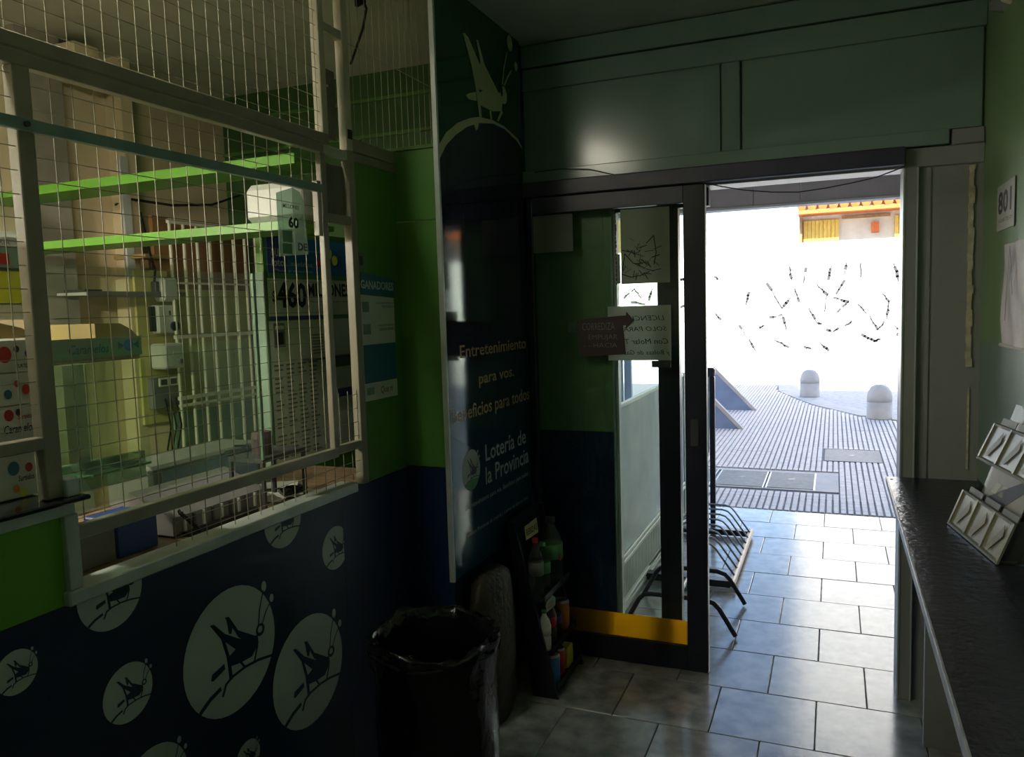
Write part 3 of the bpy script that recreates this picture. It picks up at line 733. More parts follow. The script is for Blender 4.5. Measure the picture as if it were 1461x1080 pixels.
# green partition right of the corner post
pt = thing('green_partition', 'glossy green over navy partition panels between the corner post and the banner', 'partition', (XL, 2.33, 0))
bx('lower_panel', M['navy'], XL - .03, XL - .002, 2.04, 2.46, 0, 1.010, pt)
bx('side_panel', M['green'], XL - .03, XL - .004, 2.2, 2.462, 1.012, 2.075, pt, .001)
bx('end_panel', M['green'], XL - .03, -1.275, 2.462, 2.485, 1.018, 1.90, pt, .001)
bx('end_panel', M['green'], XL - .03, -1.275, 2.462, 2.485, 1.904, 2.15, pt, .001)
bx('top_cap', M['green'], XL - .03, -1.275, 2.455, 2.49, 2.15, 2.162, pt)
bx('lower_panel', M['navy'], XL - .03, -1.275, 2.460, 2.485, 0, 1.016, pt)
wc = struct('wall_column', M['navy'], -1.306, -1.286, 2.49, 3.34, 0, ZC)

# ================================================================== BANNER
XB = -1.268
bn = thing('hanging_banner', 'tall glossy lottery banner with white edge reaching the ceiling', 'banner', (XB, 2.85, .6))
bx('board', mat('banner_green', (.012, .095, .042), .07, (.010, .085, .036), 2, spec=.6), XB - .012, XB, 2.452, 3.24, .602, ZC - .004, bn)
bx('edge_trim', M['alu'], XB - .016, XB + .004, 2.440, 2.453, .598, ZC - .004, bn, .002, label='pale grey edge strip')
pl = left_plane(XB)
def bp(z): p = on(600 + z[0] / 3.6, z[1] / 3.6, 'x', XB); return (min(max(p.y, 2.454), 3.24), p.z)
outer = [(88, 740), (130, 680), (190, 630), (250, 607), (300, 600), (370, 618), (430, 650), (500, 715), (540, 766), (570, 815)]
inner = [(570, 822), (535, 776), (495, 726), (430, 663), (370, 635), (300, 632), (240, 650), (180, 692), (130, 745), (92, 815)]
# navy print with a vertical fade and faint streaks
nv = bpy.data.materials.new('banner_navy'); nv.use_nodes = True
n = nv.node_tree; b = n.nodes['Principled BSDF']; b.inputs['Roughness'].default_value = .07; b.inputs['Specular IOR Level'].default_value = .6
tc = n.nodes.new('ShaderNodeTexCoord'); sp = n.nodes.new('ShaderNodeSeparateXYZ'); n.links.new(tc.outputs['Object'], sp.inputs[0])
cr = n.nodes.new('ShaderNodeValToRGB'); e = cr.color_ramp.elements
e[0].color = (.022, .075, .125, 1); e[0].position = .1; e[1].color = (.020, .018, .05, 1); e[1].position = 1.0
k_ = cr.color_ramp.elements.new(.55); k_.color = (.014, .042, .075, 1)
n.links.new(sp.outputs[2], cr.inputs[0])
mp = n.nodes.new('ShaderNodeMapping'); mp.inputs['Scale'].default_value = (1, 5, .7); n.links.new(tc.outputs['Object'], mp.inputs[0])
ns = n.nodes.new('ShaderNodeTexNoise'); ns.inputs['Scale'].default_value = 3; ns.inputs['Detail'].default_value = 3; n.links.new(mp.outputs[0], ns.inputs['Vector'])
r2 = n.nodes.new('ShaderNodeValToRGB'); r2.color_ramp.elements[0].position = .5; r2.color_ramp.elements[0].color = (0, 0, 0, 1); r2.color_ramp.elements[1].position = .75; r2.color_ramp.elements[1].color = (.05, .055, .045, 1)
n.links.new(ns.outputs[0], r2.inputs[0])
mr = n.nodes.new('ShaderNodeMapRange'); mr.inputs['From Min'].default_value = .9; mr.inputs['From Max'].default_value = 1.3; n.links.new(sp.outputs[2], mr.inputs[0])
mx = n.nodes.new('ShaderNodeMixRGB'); mx.blend_type = 'ADD'; n.links.new(mr.outputs[0], mx.inputs[0]); n.links.new(cr.outputs[0], mx.inputs[1]); n.links.new(r2.outputs[0], mx.inputs[2])
n.links.new(mx.outputs[0], b.inputs['Base Color'])
mb = MB(); pl.poly(mb, [(2.454, .604)] + [(3.24, .604)] + [bp(z) for z in inner], .0006, .0004); mb.build('lower_print', nv, bn)
mb = MB(); pl.poly(mb, [bp(z) for z in outer] + [bp(z) for z in inner], .0012, .0003); mb.build('arc', M['olivev'], bn)
mb = MB(); e_ = 0
for poly in ([(215, 170), (228, 170), (270, 290), (297, 450), (312, 600), (300, 605), (286, 480), (258, 330)], [(222, 168), (242, 190), (300, 325), (350, 400), (395, 472), (330, 466), (300, 460), (262, 320)],
             [(283, 205), (292, 205), (325, 330), (380, 440), (405, 490), (385, 485), (340, 430), (305, 345), (303, 300)], [(325, 462), (395, 475), (440, 490), (440, 520), (418, 535), (415, 572), (370, 572), (300, 538), (292, 480)],
             [(230, 490), (245, 480), (282, 473), (286, 520), (245, 510)], [(352, 568), (360, 568), (365, 614), (356, 614)], [(415, 565), (420, 580), (398, 625), (390, 620), (405, 580)], [(272, 640), (285, 606), (300, 612), (292, 660), (282, 672)]):
    pl.poly(mb, [bp(z) for z in poly], .0018 + e_, .0002); e_ += .00008
for c, rx, ry in (((424, 490), .035, .035), ((455, 222), .030, .032), ((487, 342), .018, .02)):
    u, v = bp(c); pl.disc(mb, u, v, rx, .0026, .0002, 16, ry)
for l in ([(418, 432), (425, 350), (440, 272)], [(428, 438), (445, 395), (465, 362)]): pl.line(mb, [bp(z) for z in l], .007, .0026, .0002)
mb.build('grasshopper', M['olivev'], bn)
u, v = bp((413, 468)); mb = MB(); pl.disc(mb, u, v, .012, .0031, .0002, 12, .022); mb.build('eye', MATS['banner_green'], bn)
for s_, a, b_, c, d, m, bo in (('Entretenimiento', 656, 511, 492, 750, 'tan', .012), ('para vos.', 683, 548, 531, 733, 'tan', .012), ('Beneficios para todos', 644, 605, 583, 755, 'tan', .012),
                               ('Lotería de', 692.5, 658, 633, 750, 'decal', .01), ('la Provincia', 693, 691, 665, 754, 'decal', .01),
                               ('Entretenimiento para vos. Beneficios para todos', 664, 729, 721, 753, 'decal', 0), ('Instituto Provincial de Lotería y Casinos de Buenos Aires', 665, 768, 762, 753, 'decal', 0)):
    text_px(pl, XB, s_, a, b_, c, d, M[m], bn, h=.0014, bold=bo)
lg = thing('x', None, None, (XB, 2.6, .9)); lg.name = 'emblem'; lg.parent = bn; lg.location = Vector((XB, 2.6, .9)) - bn.location; 
bpy.context.view_layer.update()
emblem(2.618, .978, .078, None, X=XB + .0006, parent=lg)
mb = MB(); Plane((XB, 2.618, .978), (0, 1, 0), (0, 0, 1)).poly(mb, [(-.055, -.052), (.0, -.035), (.065, -.04), (.04, -.066), (0, -.078), (-.035, -.07)], .0030, .0003); mb.build('green_hill', M['mgreen'], lg)

# ================================================================== INNER ROOM
# green shelves
t = thing('upper_shelf', 'upper bright green shelf board across the inner room', 'shelf', (-2.2, 2.0, 2.06)); bx('board', M['shelfgreen'], -3.0, -1.49, 1.955, 2.13, 2.040, 2.058, t); bx('front_edge', M['shelfgreen'], -2.60, -1.49, 1.945, 1.956, 2.034, 2.064, t)
t = thing('lower_shelf', 'lower bright green shelf board across the inner room', 'shelf', (-2.2, 2.0, 1.86)); bx('board', M['shelfgreen'], -3.0, -1.49, 1.955, 2.13, 1.846, 1.862, t); bx('front_edge', M['shelfgreen'], -3.0, -1.49, 1.945, 1.956, 1.842, 1.868, t)
# white rounded container on the lower shelf
MB().box(-1.71, -1.50, 1.965, 2.10, 1.869, 1.99, .02).build('plastic_container', M['ltgrey'], label='rounded white plastic container standing on the lower green shelf', cat='container')
# posts against the cream wall
struct('trim_5', M['frame'], -3.0, -2.93, 2.15, 2.34, 0, ZC)
pj = struct('wall_pier', M['cream'], -3.0, -2.90, 2.60, 2.66, 0, ZC)
bx('cable_duct', M['ltgrey'], -2.90, -2.885, 2.56, 2.60, 1.2, 2.3, pj)
MB().box(-3.0, -2.8, 2.30, 2.42, 2.58, 2.70, .006).build('ceiling_box', M['cream'], label='small cream box fixed under the ceiling at the far left', cat='box')
# gate with boards behind
gt = thing('barred_gate', 'white barred metal gate in front of brown and olive boards', 'gate', (-2.75, 2.96, 0))
for k in range(8): bx('bar', M['barw'], -2.756, -2.744, 2.672 + k * .0795, 2.680 + k * .0795, .5, 2.03, gt)
for z0, w in ((.5, .02), (1.212, .016), (1.492, .016), (2.01, .02), (1.18, .012), (1.74, .008)): bx('cross_bar', M['barw'], -2.760, -2.742, 2.668, 3.24, z0, z0 + w, gt)
bd = thing('boarding', 'brown over olive boards behind the white barred gate', 'boards', (-2.85, 2.96, 0))
for k in range(5):
    y0 = 2.668 + k * .118
    bx('board', M['brown'], -2.86, -2.84, y0, y0 + .116, 1.72, 2.05, bd); bx('board', M['olive'], -2.86, -2.84, y0, y0 + .116, .3, 1.717, bd)
bx('door_leaf', M['lgreen'], -2.80, -2.79, 2.67, 3.25, .3, 1.15, label='pale green panel standing low behind the barred gate', cat='panel')
# wall devices on a column
cb = struct('wall_column_inner', M['cream'], -2.90, -2.82, 2.50, 2.667, 0, 1.76)
cb2 = bx('mounting_board', M['olive'], -2.82, -2.808, 2.52, 2.70, 1.12, 1.80, label='olive mounting board carrying the row of wall devices', cat='board')
t = thing('wall_speaker', 'small pale rounded device at the top of the mounting board', 'device', (-2.79, 2.66, 1.66)); MB().box(-2.808, -2.74, 2.61, 2.70, 1.662, 1.77, .012).build('body', M['ltgrey'], t); bx('plug', M['dgrey'], -2.79, -2.76, 2.585, 2.61, 1.69, 1.75, t, .004)
t = thing('wall_intercom', 'pale intercom with a round dark dial under the metal shelf', 'device', (-2.79, 2.64, 1.52)); MB().box(-2.808, -2.76, 2.59, 2.70, 1.520, 1.645, .006).build('body', M['ltgrey'], t); MB().lathe([(.022, 0), (.022, .012), (.012, .014)], (-2.76, 2.675, 1.55), 16, (1, 0, 0)).build('dial', M['black'], t); bx('slot', M['dgrey'], -2.761, -2.758, 2.65, 2.66, 1.60, 1.62, t); bx('side_cavity', M['black'], -2.79, -2.775, 2.565, 2.59, 1.53, 1.64, t)
t = thing('wall_meter', 'pale meter box with a round knob above the double socket', 'device', (-2.79, 2.64, 1.36)); MB().box(-2.808, -2.72, 2.57, 2.69, 1.362, 1.475, .01).build('body', M['ltgrey'], t); MB().lathe([(.012, 0), (.010, .01)], (-2.72, 2.66, 1.392), 14, (1, 0, 0)).build('knob', M['grey'], t); bx('label_plate', M['paper'], -2.721, -2.718, 2.62, 2.66, 1.42, 1.44, t)
t = thing('double_socket', 'grey double power socket with white framed modules', 'socket', (-2.79, 2.62, 1.22)); bx('back_box', M['grey'], -2.808, -2.77, 2.545, 2.69, 1.185, 1.325, t, .004)
for y0 in (2.575, 2.63): bx('module_frame', M['barw'], -2.771, -2.765, y0, y0 + .05, 1.283, 1.322, t); bx('module', M['dgrey'], -2.766, -2.763, y0 + .008, y0 + .042, 1.290, 1.315, t)
for k, (y0, z1) in enumerate(((2.60, 1.20), (2.63, 1.20), (2.66, 1.2))):
    MB().tube([(-2.765, y0, z1 + .03), (-2.75, y0 + .01, 1.1), (-2.76, y0 - .01, 1.0), (-2.75, y0 + .02, .85)], .004, 5).build('power_cable', M['black'], label=['leftmost', 'middle', 'rightmost'][k] + ' black cable dropping from the double socket', cat='cable')
MB().tube([(-2.79, 2.56, 2.05), (-2.78, 2.58, 1.9), (-2.77, 2.60, 1.80), (-2.77, 2.59, 1.74)], .006, 5).build('power_cable', M['black'], label='black cable coming down to the topmost wall device', cat='cable')
MB().tube([(-2.98, 2.60, 2.10), (-2.9, 2.62, 2.12), (-2.8, 2.75, 2.10), (-2.8, 3.0, 2.13), (-2.8, 3.2, 2.2)], .006, 5).build('power_cable', M['black'], label='black cable curving above the top of the barred gate', cat='cable')
t = thing('metal_shelf', 'thin grey metal shelf on the cream wall', 'shelf', (-2.9, 2.5, 1.7)); bx('plate', M['ltgrey'], -2.99, -2.76, 2.24, 2.76, 1.688, 1.700, t); bx('lip', M['grey'], -2.762, -2.755, 2.24, 2.76, 1.682, 1.704, t); bx('dark_tray', M['dgrey'], -2.9, -2.78, 2.25, 2.33, 1.70, 1.712, t)
t = thing('wooden_shelf', 'short tan wooden shelf on the cream wall above the devices', 'shelf', (-2.9, 2.65, 1.86)); bx('plate', M['card'], -2.99, -2.80, 2.58, 2.72, 1.855, 1.872, t); bx('bracket', M['wood'], -2.99, -2.85, 2.64, 2.655, 1.81, 1.855, t)

# poster partition of the booth
XP = -1.9
pw = thing('poster_wall', 'green booth partition covered with posters behind the wire', 'partition', (XP, 2.6, .9))
bx('panel', M['green'], XP - .03, XP, 2.27, 3.31, 0, 1.90, pw); bx('edge_post', M['lgreen'], XP - .032, XP + .004, 2.262, 2.272, .6, 1.74, pw)
pl = left_plane(XP)
t = thing('game_box', 'blue lottery game poster with yellow and red figures on the partition', 'poster', (XP, 2.5, 1.73))
bx('sheet', M['blue'], XP + .001, XP + .004, 2.29, 2.86, 1.735, 1.875, t); bx('side_band', M['violet'], XP + .003, XP + .005, 2.29, 2.40, 1.735, 1.875, t)
bx('lower_band', M['mgreen'], XP + .003, XP + .0055, 2.29, 2.86, 1.722, 1.738, t)
mb = MB(); pl.disc(mb, 2.66, 1.825, .022, .0055, .001, 16); pl.disc(mb, 2.70, 1.80, .02, .0055, .001, 16); mb.build('yellow_ball', M['yellow'], t, kind='stuff')
mb = MB(); pl.poly(mb, [(2.58, 1.77), (2.64, 1.765), (2.65, 1.80), (2.60, 1.815)], .0055, .001); mb.build('red_shape', M['red'], t)
text(pl, 'QUINI', 2.31, 1.80, 2.38, .03, M['paper'], t, h=.006, bold=.02); text(pl, 'loto', 2.31, 1.765, 2.38, .03, M['paper'], t, h=.006, bold=.02); text(pl, 'sueldos', 2.42, 1.768, 2.55, .018, M['paper'], t, h=.006); text(pl, 'Plus y mucho', 2.32, 1.745, 2.55, .010, M['paper'], t, h=.006)
t = thing('prize_poster', 'white poster reading 460 MILLONES in big black digits', 'poster', (XP, 2.5, 1.58))
bx('sheet', M['paper'], XP + .001, XP + .003, 2.285, 2.80, 1.580, 1.720, t)
text(pl, '$', 2.305, 1.635, 2.325, .04, M['ink'], t, h=.0036, bold=.02); text(pl, '460', 2.33, 1.615, 2.505, .092, M['ink'], t, h=.0036, bold=.035); text(pl, 'MILLONES', 2.515, 1.655, 2.80, .052, M['ink'], t, h=.0036, bold=.03); text(pl, 'Pozo estimado para el proximo sorteo', 2.53, 1.63, 2.78, .008, M['ink'], t, h=.0036)
bx('lower_stripe', M['violet'], XP + .003, XP + .004, 2.285, 2.62, 1.566, 1.580, t)
t = thing('results_sheet', 'large pale results sheet with small print below the prize poster', 'poster', (XP, 2.5, 1.05))
bx('sheet', M['paper'], XP + .001, XP + .002, 2.28, 2.80, 1.0, 1.563, t)
mb = MB()
for i in range(22):
    for j in range(4):
        z0 = 1.395 - i * .0165; y0 = 2.295 + j * .068
        if random.random() < .85: pl.rect(mb, y0, z0, y0 + random.uniform(.03, .058), z0 + .006, .0024, .0003)
for i in range(7): pl.rect(mb, 2.53, 1.50 - i * .012, 2.60, 1.505 - i * .012, .0024, .0003)
mb.build('small_print', M['greyink'], t, kind='stuff')
t = thing('small_card', 'small dark printed card pinned at the left of the results sheet', 'card', (XP, 2.34, 1.47)); bx('card', M['greyink'], XP + .003, XP + .006, 2.300, 2.362, 1.465, 1.555, t); bx('picture', M['ink'], XP + .006, XP + .007, 2.312, 2.352, 1.475, 1.52, t); bx('stripe', M['paper'], XP + .006, XP + .007, 2.308, 2.356, 1.53, 1.545, t)
t = thing('wall_ledge', 'thin dark ledge across the results sheet', 'ledge', (XP, 2.6, 1.41)); bx('plate', M['dgrey'], XP + .003, XP + .06, 2.46, 2.86, 1.408, 1.414, t); bx('back_plate', M['greyink'], XP + .003, XP + .006, 2.66, 2.86, 1.33, 1.408, t)
t = thing('leaflet', 'white leaflet with a dark blue band seen between the posts', 'leaflet', (XP, 2.75, 1.23)); bx('sheet', M['paper'], XP + .004, XP + .010, 2.66, 2.80, 1.225, 1.365, t); bx('band', M['violet'], XP + .010, XP + .011, 2.67, 2.79, 1.235, 1.275, t)

# hanging clear plastic tag on the mesh
t = thing('plastic_sign', 'pale green clear plastic price sign hanging on the wire mesh', 'sign', (XL - .02, 1.85, 1.78))
mb = MB(); pm = left_plane(XL - .0); zt_ = [on(392, 275, 'x', XL), on(415, 268, 'x', XL), on(425, 274, 'x', XL), on(431, 287, 'x', XL), on(438, 363, 'x', XL), on(397, 366, 'x', XL)]
pm.poly(mb, [(p.y, p.z) for p in zt_], .004, .002); mb.build('sheet', M['clearp'], t)
for s_, a, b_, c, d, bo in (('MILLONES', 401, 296, 290, 424, .01), ('60', 409, 324, 309, 424, .04), ('DE', 423, 357, 346, 436, .02)): text_px(pm, XL, s_, a, b_, c, d, M['ink'], t, h=.0068, bold=bo)
a = on(401, 345, 'x', XL); b_ = on(414, 330, 'x', XL); bx('green_patch', M['mgreen'], XL + .006, XL + .0065, a.y, b_.y, a.z, b_.z, t)
a = on(401, 362, 'x', XL); b_ = on(414, 348, 'x', XL); bx('green_patch', M['mgreen'], XL + .006, XL + .0065, a.y, b_.y, a.z, b_.z, t)

# posters on the outer green panel
XG = XL - .004; pg = left_plane(XG)
t = thing('winners_sign', 'tilted blue strip reading GANADORES on the green partition', 'sign', (XG, 2.3, 1.67))
mb = MB(); q = [on(514, 420, 'x', XG), on(561, 425, 'x', XG), on(563, 400, 'x', XG), on(514, 388, 'x', XG)]; pg.poly(mb, [(p.y, p.z) for p in q], .001, .002); mb.build('sheet', M['cyan'], t)
text(pg, 'GANADORES', 2.203, 1.665, 2.41, .028, M['paper'], t, h=.0035, bold=.025, slope=-.03)
t = thing('candy_poster', 'white and blue candy poster below the blue strip on the green partition', 'poster', (XG, 2.3, 1.27))
bx('sheet', M['paper'], XG + .0005, XG + .0012, 2.202, 2.412, 1.285, 1.655, t); bx('blue_picture', M['cyan'], XG + .0012, XG + .0016, 2.204, 2.411, 1.345, 1.475, t)
for s_, y0, y1, z0, c in (('Con estos numeros', 2.29, 2.405, 1.612, .008), ('YO GANO', 2.33, 2.405, 1.598, .010), ('Premio del TELEBINGO', 2.30, 2.405, 1.535, .007), ('QUE DA SIEMPRE', 2.31, 2.405, 1.520, .010)): text(pg, s_, y0, z0, y1, c, M['ink'], t, h=.002)
for y0, z0, y1, z1 in ((2.21, 1.585, 2.25, 1.62), (2.21, 1.51, 2.255, 1.545)): bx('grey_stamp', M['lgreen'], XG + .0012, XG + .0016, y0, y1, z0, z1, t)
text(pg, 'Que ri', 2.30, 1.305, 2.38, .024, M['brown'], t, h=.002, bold=.02, shear=.2); bx('small_lines', M['lgreen'], XG + .0012, XG + .0016, 2.215, 2.26, 1.305, 1.33, t)
t = thing('small_tag', 'tiny grey square tag on the green partition above the blue strip', 'tag', (XG, 2.2, 1.76)); bx('tag', M['greyink'], XG + .001, XG + .003, 2.202, 2.228, 1.728, 1.782, t); bx('center', M['dgrey'], XG + .003, XG + .004, 2.206, 2.222, 1.74, 1.77, t)

# candy cartons at the left
def carton(x0, x1, y0, y1, z0, z1, label, texts, dots, nm='candy_carton'):
    t = thing(nm, label, 'carton', ((x0 + x1) / 2, (y0 + y1) / 2, z0), 'candy cartons behind the wire')
    bx('body', M['paper'], x0, x1, y0, y1, z0, z1, t, .002); p = left_plane(x1)
    for (u, v, r, m) in dots:
        mb = MB(); p.disc(mb, u, v, r, .0006, .0006, 14, r * 1.2); mb.build('printed_fruit', M[m], t)
    for (s_, u0, u1, v, c, m) in texts: text(p, s_, u0, v, u1, c, M[m], t, h=.0016, bold=.015, shear=.25)
CX = -1.53
rows = [('NARANJA', .0), ('FRUTAS', .0), ('Surtidas', .0), ('SABORES', .0)]
zb = 1.227
carton(-1.72, CX, .93, 1.092, 1.228, 1.322, 'candy carton reading Surtidos on the black slab, lowest of the stack', [('Surtidos', 1.05, 1.085, 1.262, .012, 'ink')], [(1.043, 1.290, .012, 'cyan'), (1.075, 1.287, .008, 'red'), (1.045, 1.248, .007, 'orangep'), (1.06, 1.238, .008, 'yellow')])
carton(-1.72, CX, .90, 1.100, 1.345, 1.415, 'white candy carton reading Caramelos above the lowest carton', [('Caramelos', 1.03, 1.095, 1.362, .017, 'ink'), ('Surtidos', 1.06, 1.095, 1.388, .010, 'red')], [(1.043, 1.398, .010, 'red'), (1.063, 1.402, .006, 'maroon')])
carton(-1.72, CX, .90, 1.105, 1.417, 1.482, 'middle white carton with pink strawberry print', [], [(1.045, 1.44, .008, 'cyan'), (1.083, 1.447, .009, 'red'), (1.065, 1.46, .006, 'red'), (1.10, 1.455, .009, 'maroon')])
carton(-1.72, CX, .90, 1.108, 1.484, 1.55, 'top white carton with red fruit print below the cardboard edge', [('SURTIDOS', 1.066, 1.104, 1.492, .008, 'ink')], [(1.045, 1.52, .014, 'red'), (1.095, 1.52, .008, 'violet'), (1.07, 1.53, .006, 'maroon')])
bx('carton_shelf', M['frame'], -1.75, CX + .005, .6, 1.10, 1.328, 1.342, label='beige shelf plate between the two lowest candy cartons', cat='shelf')
MB().hexa([(-1.60, .98, 1.552), (-1.60, 1.13, 1.552), (-1.60, 1.10, 1.572), (-1.60, 1.05, 1.585), (-1.60, .98, 1.585)], (.05, 0, 0)).build('cardboard_edge', M['card'], label='torn cardboard edge lying on top of the candy cartons', cat='cardboard')
# stacked leaflets above
XQ = -1.62
t = thing('leaflet_rack', 'pack of white and yellow printed leaflets above the cartons', 'leaflets', (XQ, 1.1, 1.60))
for (z0, z1, m, nm) in ((1.745, 1.765, 'paper', 'top_leaflet'), (1.70, 1.742, 'lgreen', 'fruit_leaflet'), (1.625, 1.693, 'yellow', 'yellow_leaflet'), (1.60, 1.622, 'paper', 'lower_leaflet')): bx(nm, M[m], XQ - .02, XQ, 1.04, 1.20, z0, z1, t)
bx('red_mark', M['red'], XQ, XQ + .001, 1.105, 1.135, 1.705, 1.73, t); bx('backing', M['paper'], XQ - .04, XQ - .022, 1.02, 1.215, 1.59, 1.78, t)
text(left_plane(XQ), 'LOTERIA', 1.075, 1.748, 1.14, .012, M['greyink'], t, h=.001)
# cardboard box with Caramelos strip
t = thing('caramel_box', 'open cardboard box with a pale blue strip reading Caramelos', 'box', (-1.62, 1.3, 1.2))
XC = -1.58
bx('tray', M['card'], -1.80, XC - .003, 1.18, 1.42, 1.487, 1.497, t)
for y0 in (1.18, 1.417): bx('tray_leg', M['lgreen'], -1.80, -1.795, y0, y0 + .003, 1.228, 1.487, t)
MB().hexa([(XC - .004, 1.30, 1.538), (XC - .004, 1.425, 1.535), (XC - .004, 1.40, 1.56), (XC - .004, 1.37, 1.575), (XC - .004, 1.30, 1.576)], (-.2, 0, 0)).build('flap', M['card'], t)
bx('strip', M['lgreen'], XC - .003, XC, 1.175, 1.425, 1.497, 1.543, t); text(left_plane(XC), 'Caramelos', 1.225, 1.508, 1.33, .022, M['cyan'], t, h=.001, bold=.02, shear=.25)
mb = MB(); p_ = left_plane(XC); p_.disc(mb, 1.385, 1.522, .014, .0006, .0005, 16); mb.build('sweet', M['blue'], t)
mb = MB(); p_.poly(mb, [(1.372, 1.522), (1.355, 1.533), (1.355, 1.511)], .0006, .0005); mb.build('sweet_wrapper', M['cyan'], t); mb = MB(); p_.poly(mb, [(1.398, 1.522), (1.415, 1.533), (1.415, 1.511)], .0006, .0005); mb.build('sweet_wrapper', M['cyan'], t)
# acrylic sweet bins under it
for k, (y0, y1) in enumerate(((1.17, 1.25), (1.255, 1.33), (1.335, 1.42))):
    t = thing('acrylic_bin', ['leftmost clear green sweet bin behind the mesh', 'middle clear green sweet bin behind the mesh', 'rightmost clear green sweet bin behind the mesh'][k], 'bin', (-1.64, y0, 1.23), 'clear bins below the caramel box')
    bx('front', M['tint'], -1.572, -1.569, y0, y1, 1.23, 1.485, t); bx('divider', M['tint'], -1.75, -1.572, y0, y0 + .003, 1.23, 1.49, t); bx('bin_base', M['lgreen'], -1.75, -1.57, y0, y1, 1.225, 1.23, t)

# worktop items
bx('blue_box', M['deepblue'], -1.72, -1.60, 1.335, 1.452, 1.004, 1.098, None, .003, label='deep blue square box under the middle rail on the worktop', cat='box')
bx('grey_card_box', M['grey'], -1.75, -1.60, 1.215, 1.325, 1.004, 1.088, None, .003, label='dull grey box left of the deep blue box on the worktop', cat='box')
bx('small_blue_box', M['violet'], -1.75, -1.60, 1.125, 1.21, 1.004, 1.092, None, .003, label='dim violet blue box leftmost on the worktop', cat='box')
bx('clear_envelope', M['clearp'], -1.62, -1.60, 1.13, 1.43, 1.19, 1.255, None, .001, label='pale clear plastic pack behind the lower left of the mesh', cat='packet')
t = thing('receipt_printer', 'grey ribbed ticket machine with a coiled cable on the worktop', 'machine', (-1.68, 1.65, 1.004))
MB().hexa([(-1.75, 1.50, 1.012), (-1.60, 1.50, 1.012), (-1.60, 1.50, 1.06), (-1.75, 1.50, 1.12)], (0, .36, 0)).build('body', M['grey'], t)
for k in range(9): bx('rib', M['dgrey'] if k % 2 else M['ltgrey'], -1.600, -1.594, 1.535 + k * .034, 1.542 + k * .034, 1.018, 1.058, t)
bx('keyboard_edge', M['black'], -1.60, -1.575, 1.53, 1.80, 1.004, 1.016, t)
cc = [( -1.565 + .006 * math.cos(a * 1.4), 1.49 + a * .0017, 1.085 - a * .0017 + .006 * math.sin(a * 1.4)) for a in range(44)]
MB().tube(cc, .0022, 5).build('coiled_cable', M['black'], t)
t = thing('printer_lid', 'grey machine cover rising behind the lower rail', 'machine', (-1.86, 1.75, 1.004)); bx('cover', M['grey'], -1.98, -1.80, 1.62, 2.10, 1.01, 1.16, t, .01); bx('screen', M['bluegrey'], -1.80, -1.797, 1.66, 2.06, 1.05, 1.14, t)
k = 0
for (x, y, rz, lb) in ((-1.66, 1.93, .3, 'loose white paper nearest the ticket machine on the worktop'), (-1.62, 2.02, -.2, 'loose white paper with ragged edge on the worktop near the corner'), (-1.74, 2.08, .6, 'loose white paper farthest back on the worktop')):
    c_, s_ = math.cos(rz), math.sin(rz); k += 1
    pts = [(x + c_ * u - s_ * v, y + s_ * u + c_ * v, 1.006 + .002 * k) for u, v in ((-.07, -.05), (.07, -.05), (.07, .05), (-.07, .05))]
    MB().hexa(pts, (0, 0, .0008)).build('loose_paper', M['paper'], label=lb, cat='paper', group='loose papers on the worktop')
MB().tube([(-1.60 + .03 * math.cos(a * .7), 1.97 + .04 * math.sin(a * .7) + .001 * a, 1.02 + .002 * (a % 7)) for a in range(40)], .004, 5).build('tangled_cable', M['black'], label='tangled black cable on the papers at the end of the worktop', cat='cable')
MB().tube([(-1.72 + .04 * math.cos(a * .8), 1.90 + .05 * math.sin(a * .8), 1.15 + .003 * (a % 9)) for a in range(36)], .004, 5).build('tangled_cable', M['black'], label='dark tangle of cord above the middle rail near the posters', cat='cable')
MB().lathe([(.03, 0), (.032, .05), (.028, .07)], (-1.60, 1.86, 1.165), 18).build('red_cup', M['maroon'], label='small dark red striped tin just above the middle rail', cat='tin')
bx('tin_stand', M['dgrey'], -1.68, -1.55, 1.80, 2.0, 1.15, 1.164, label='small beige plate carrying the red tin and cord', cat='plate')
for k in range(4): bx('tin_stand_leg', M['dgrey'], -1.68 + (k % 2) * .12, -1.67 + (k % 2) * .12, 1.80 + (k // 2) * .19, 1.81 + (k // 2) * .19, 1.004, 1.15, bpy.data.objects['tin_stand'])
# ceiling cables above the corner
MB().tube([(-1.60, 2.53, ZC), (-1.60, 2.56, 2.70), (-1.60, 2.53, 2.62), (-1.60, 2.47, 2.52), (-1.60, 2.44, 2.47)], .005, 5).build('ceiling_cable', M['black'], label='black cable hanging from the ceiling behind the corner posts', cat='cable')
MB().tube([(-1.62, 2.48, ZC), (-1.60, 2.50, 2.72), (-1.62, 2.53, 2.71), (-1.61, 2.56, 2.73)], .012, 6).build('ceiling_cable', M['black'], label='thick knot of black cable right under the ceiling', cat='cable')

# lamp of the inner room (above and outside the view)
t = thing('ceiling_lamp', 'white tube lamp on the ceiling of the booth', 'lamp', (-1.62, .8, 2.66))
bx('housing', M['ltgrey'], -1.70, -1.54, .30, 1.30, 2.705, ZC, t)
em = bpy.data.materials.new('lamp_tube'); em.use_nodes = True; b = em.node_tree.nodes['Principled BSDF']
b.inputs['Emission Color'].default_value = (1, .93, .76, 1); b.inputs['Emission Strength'].default_value = LAMP_W
for xx in (-1.66, -1.58): MB().tube([(xx, .34, 2.68), (xx, 1.26, 2.68)], .016, 10).build('tube', em, t)

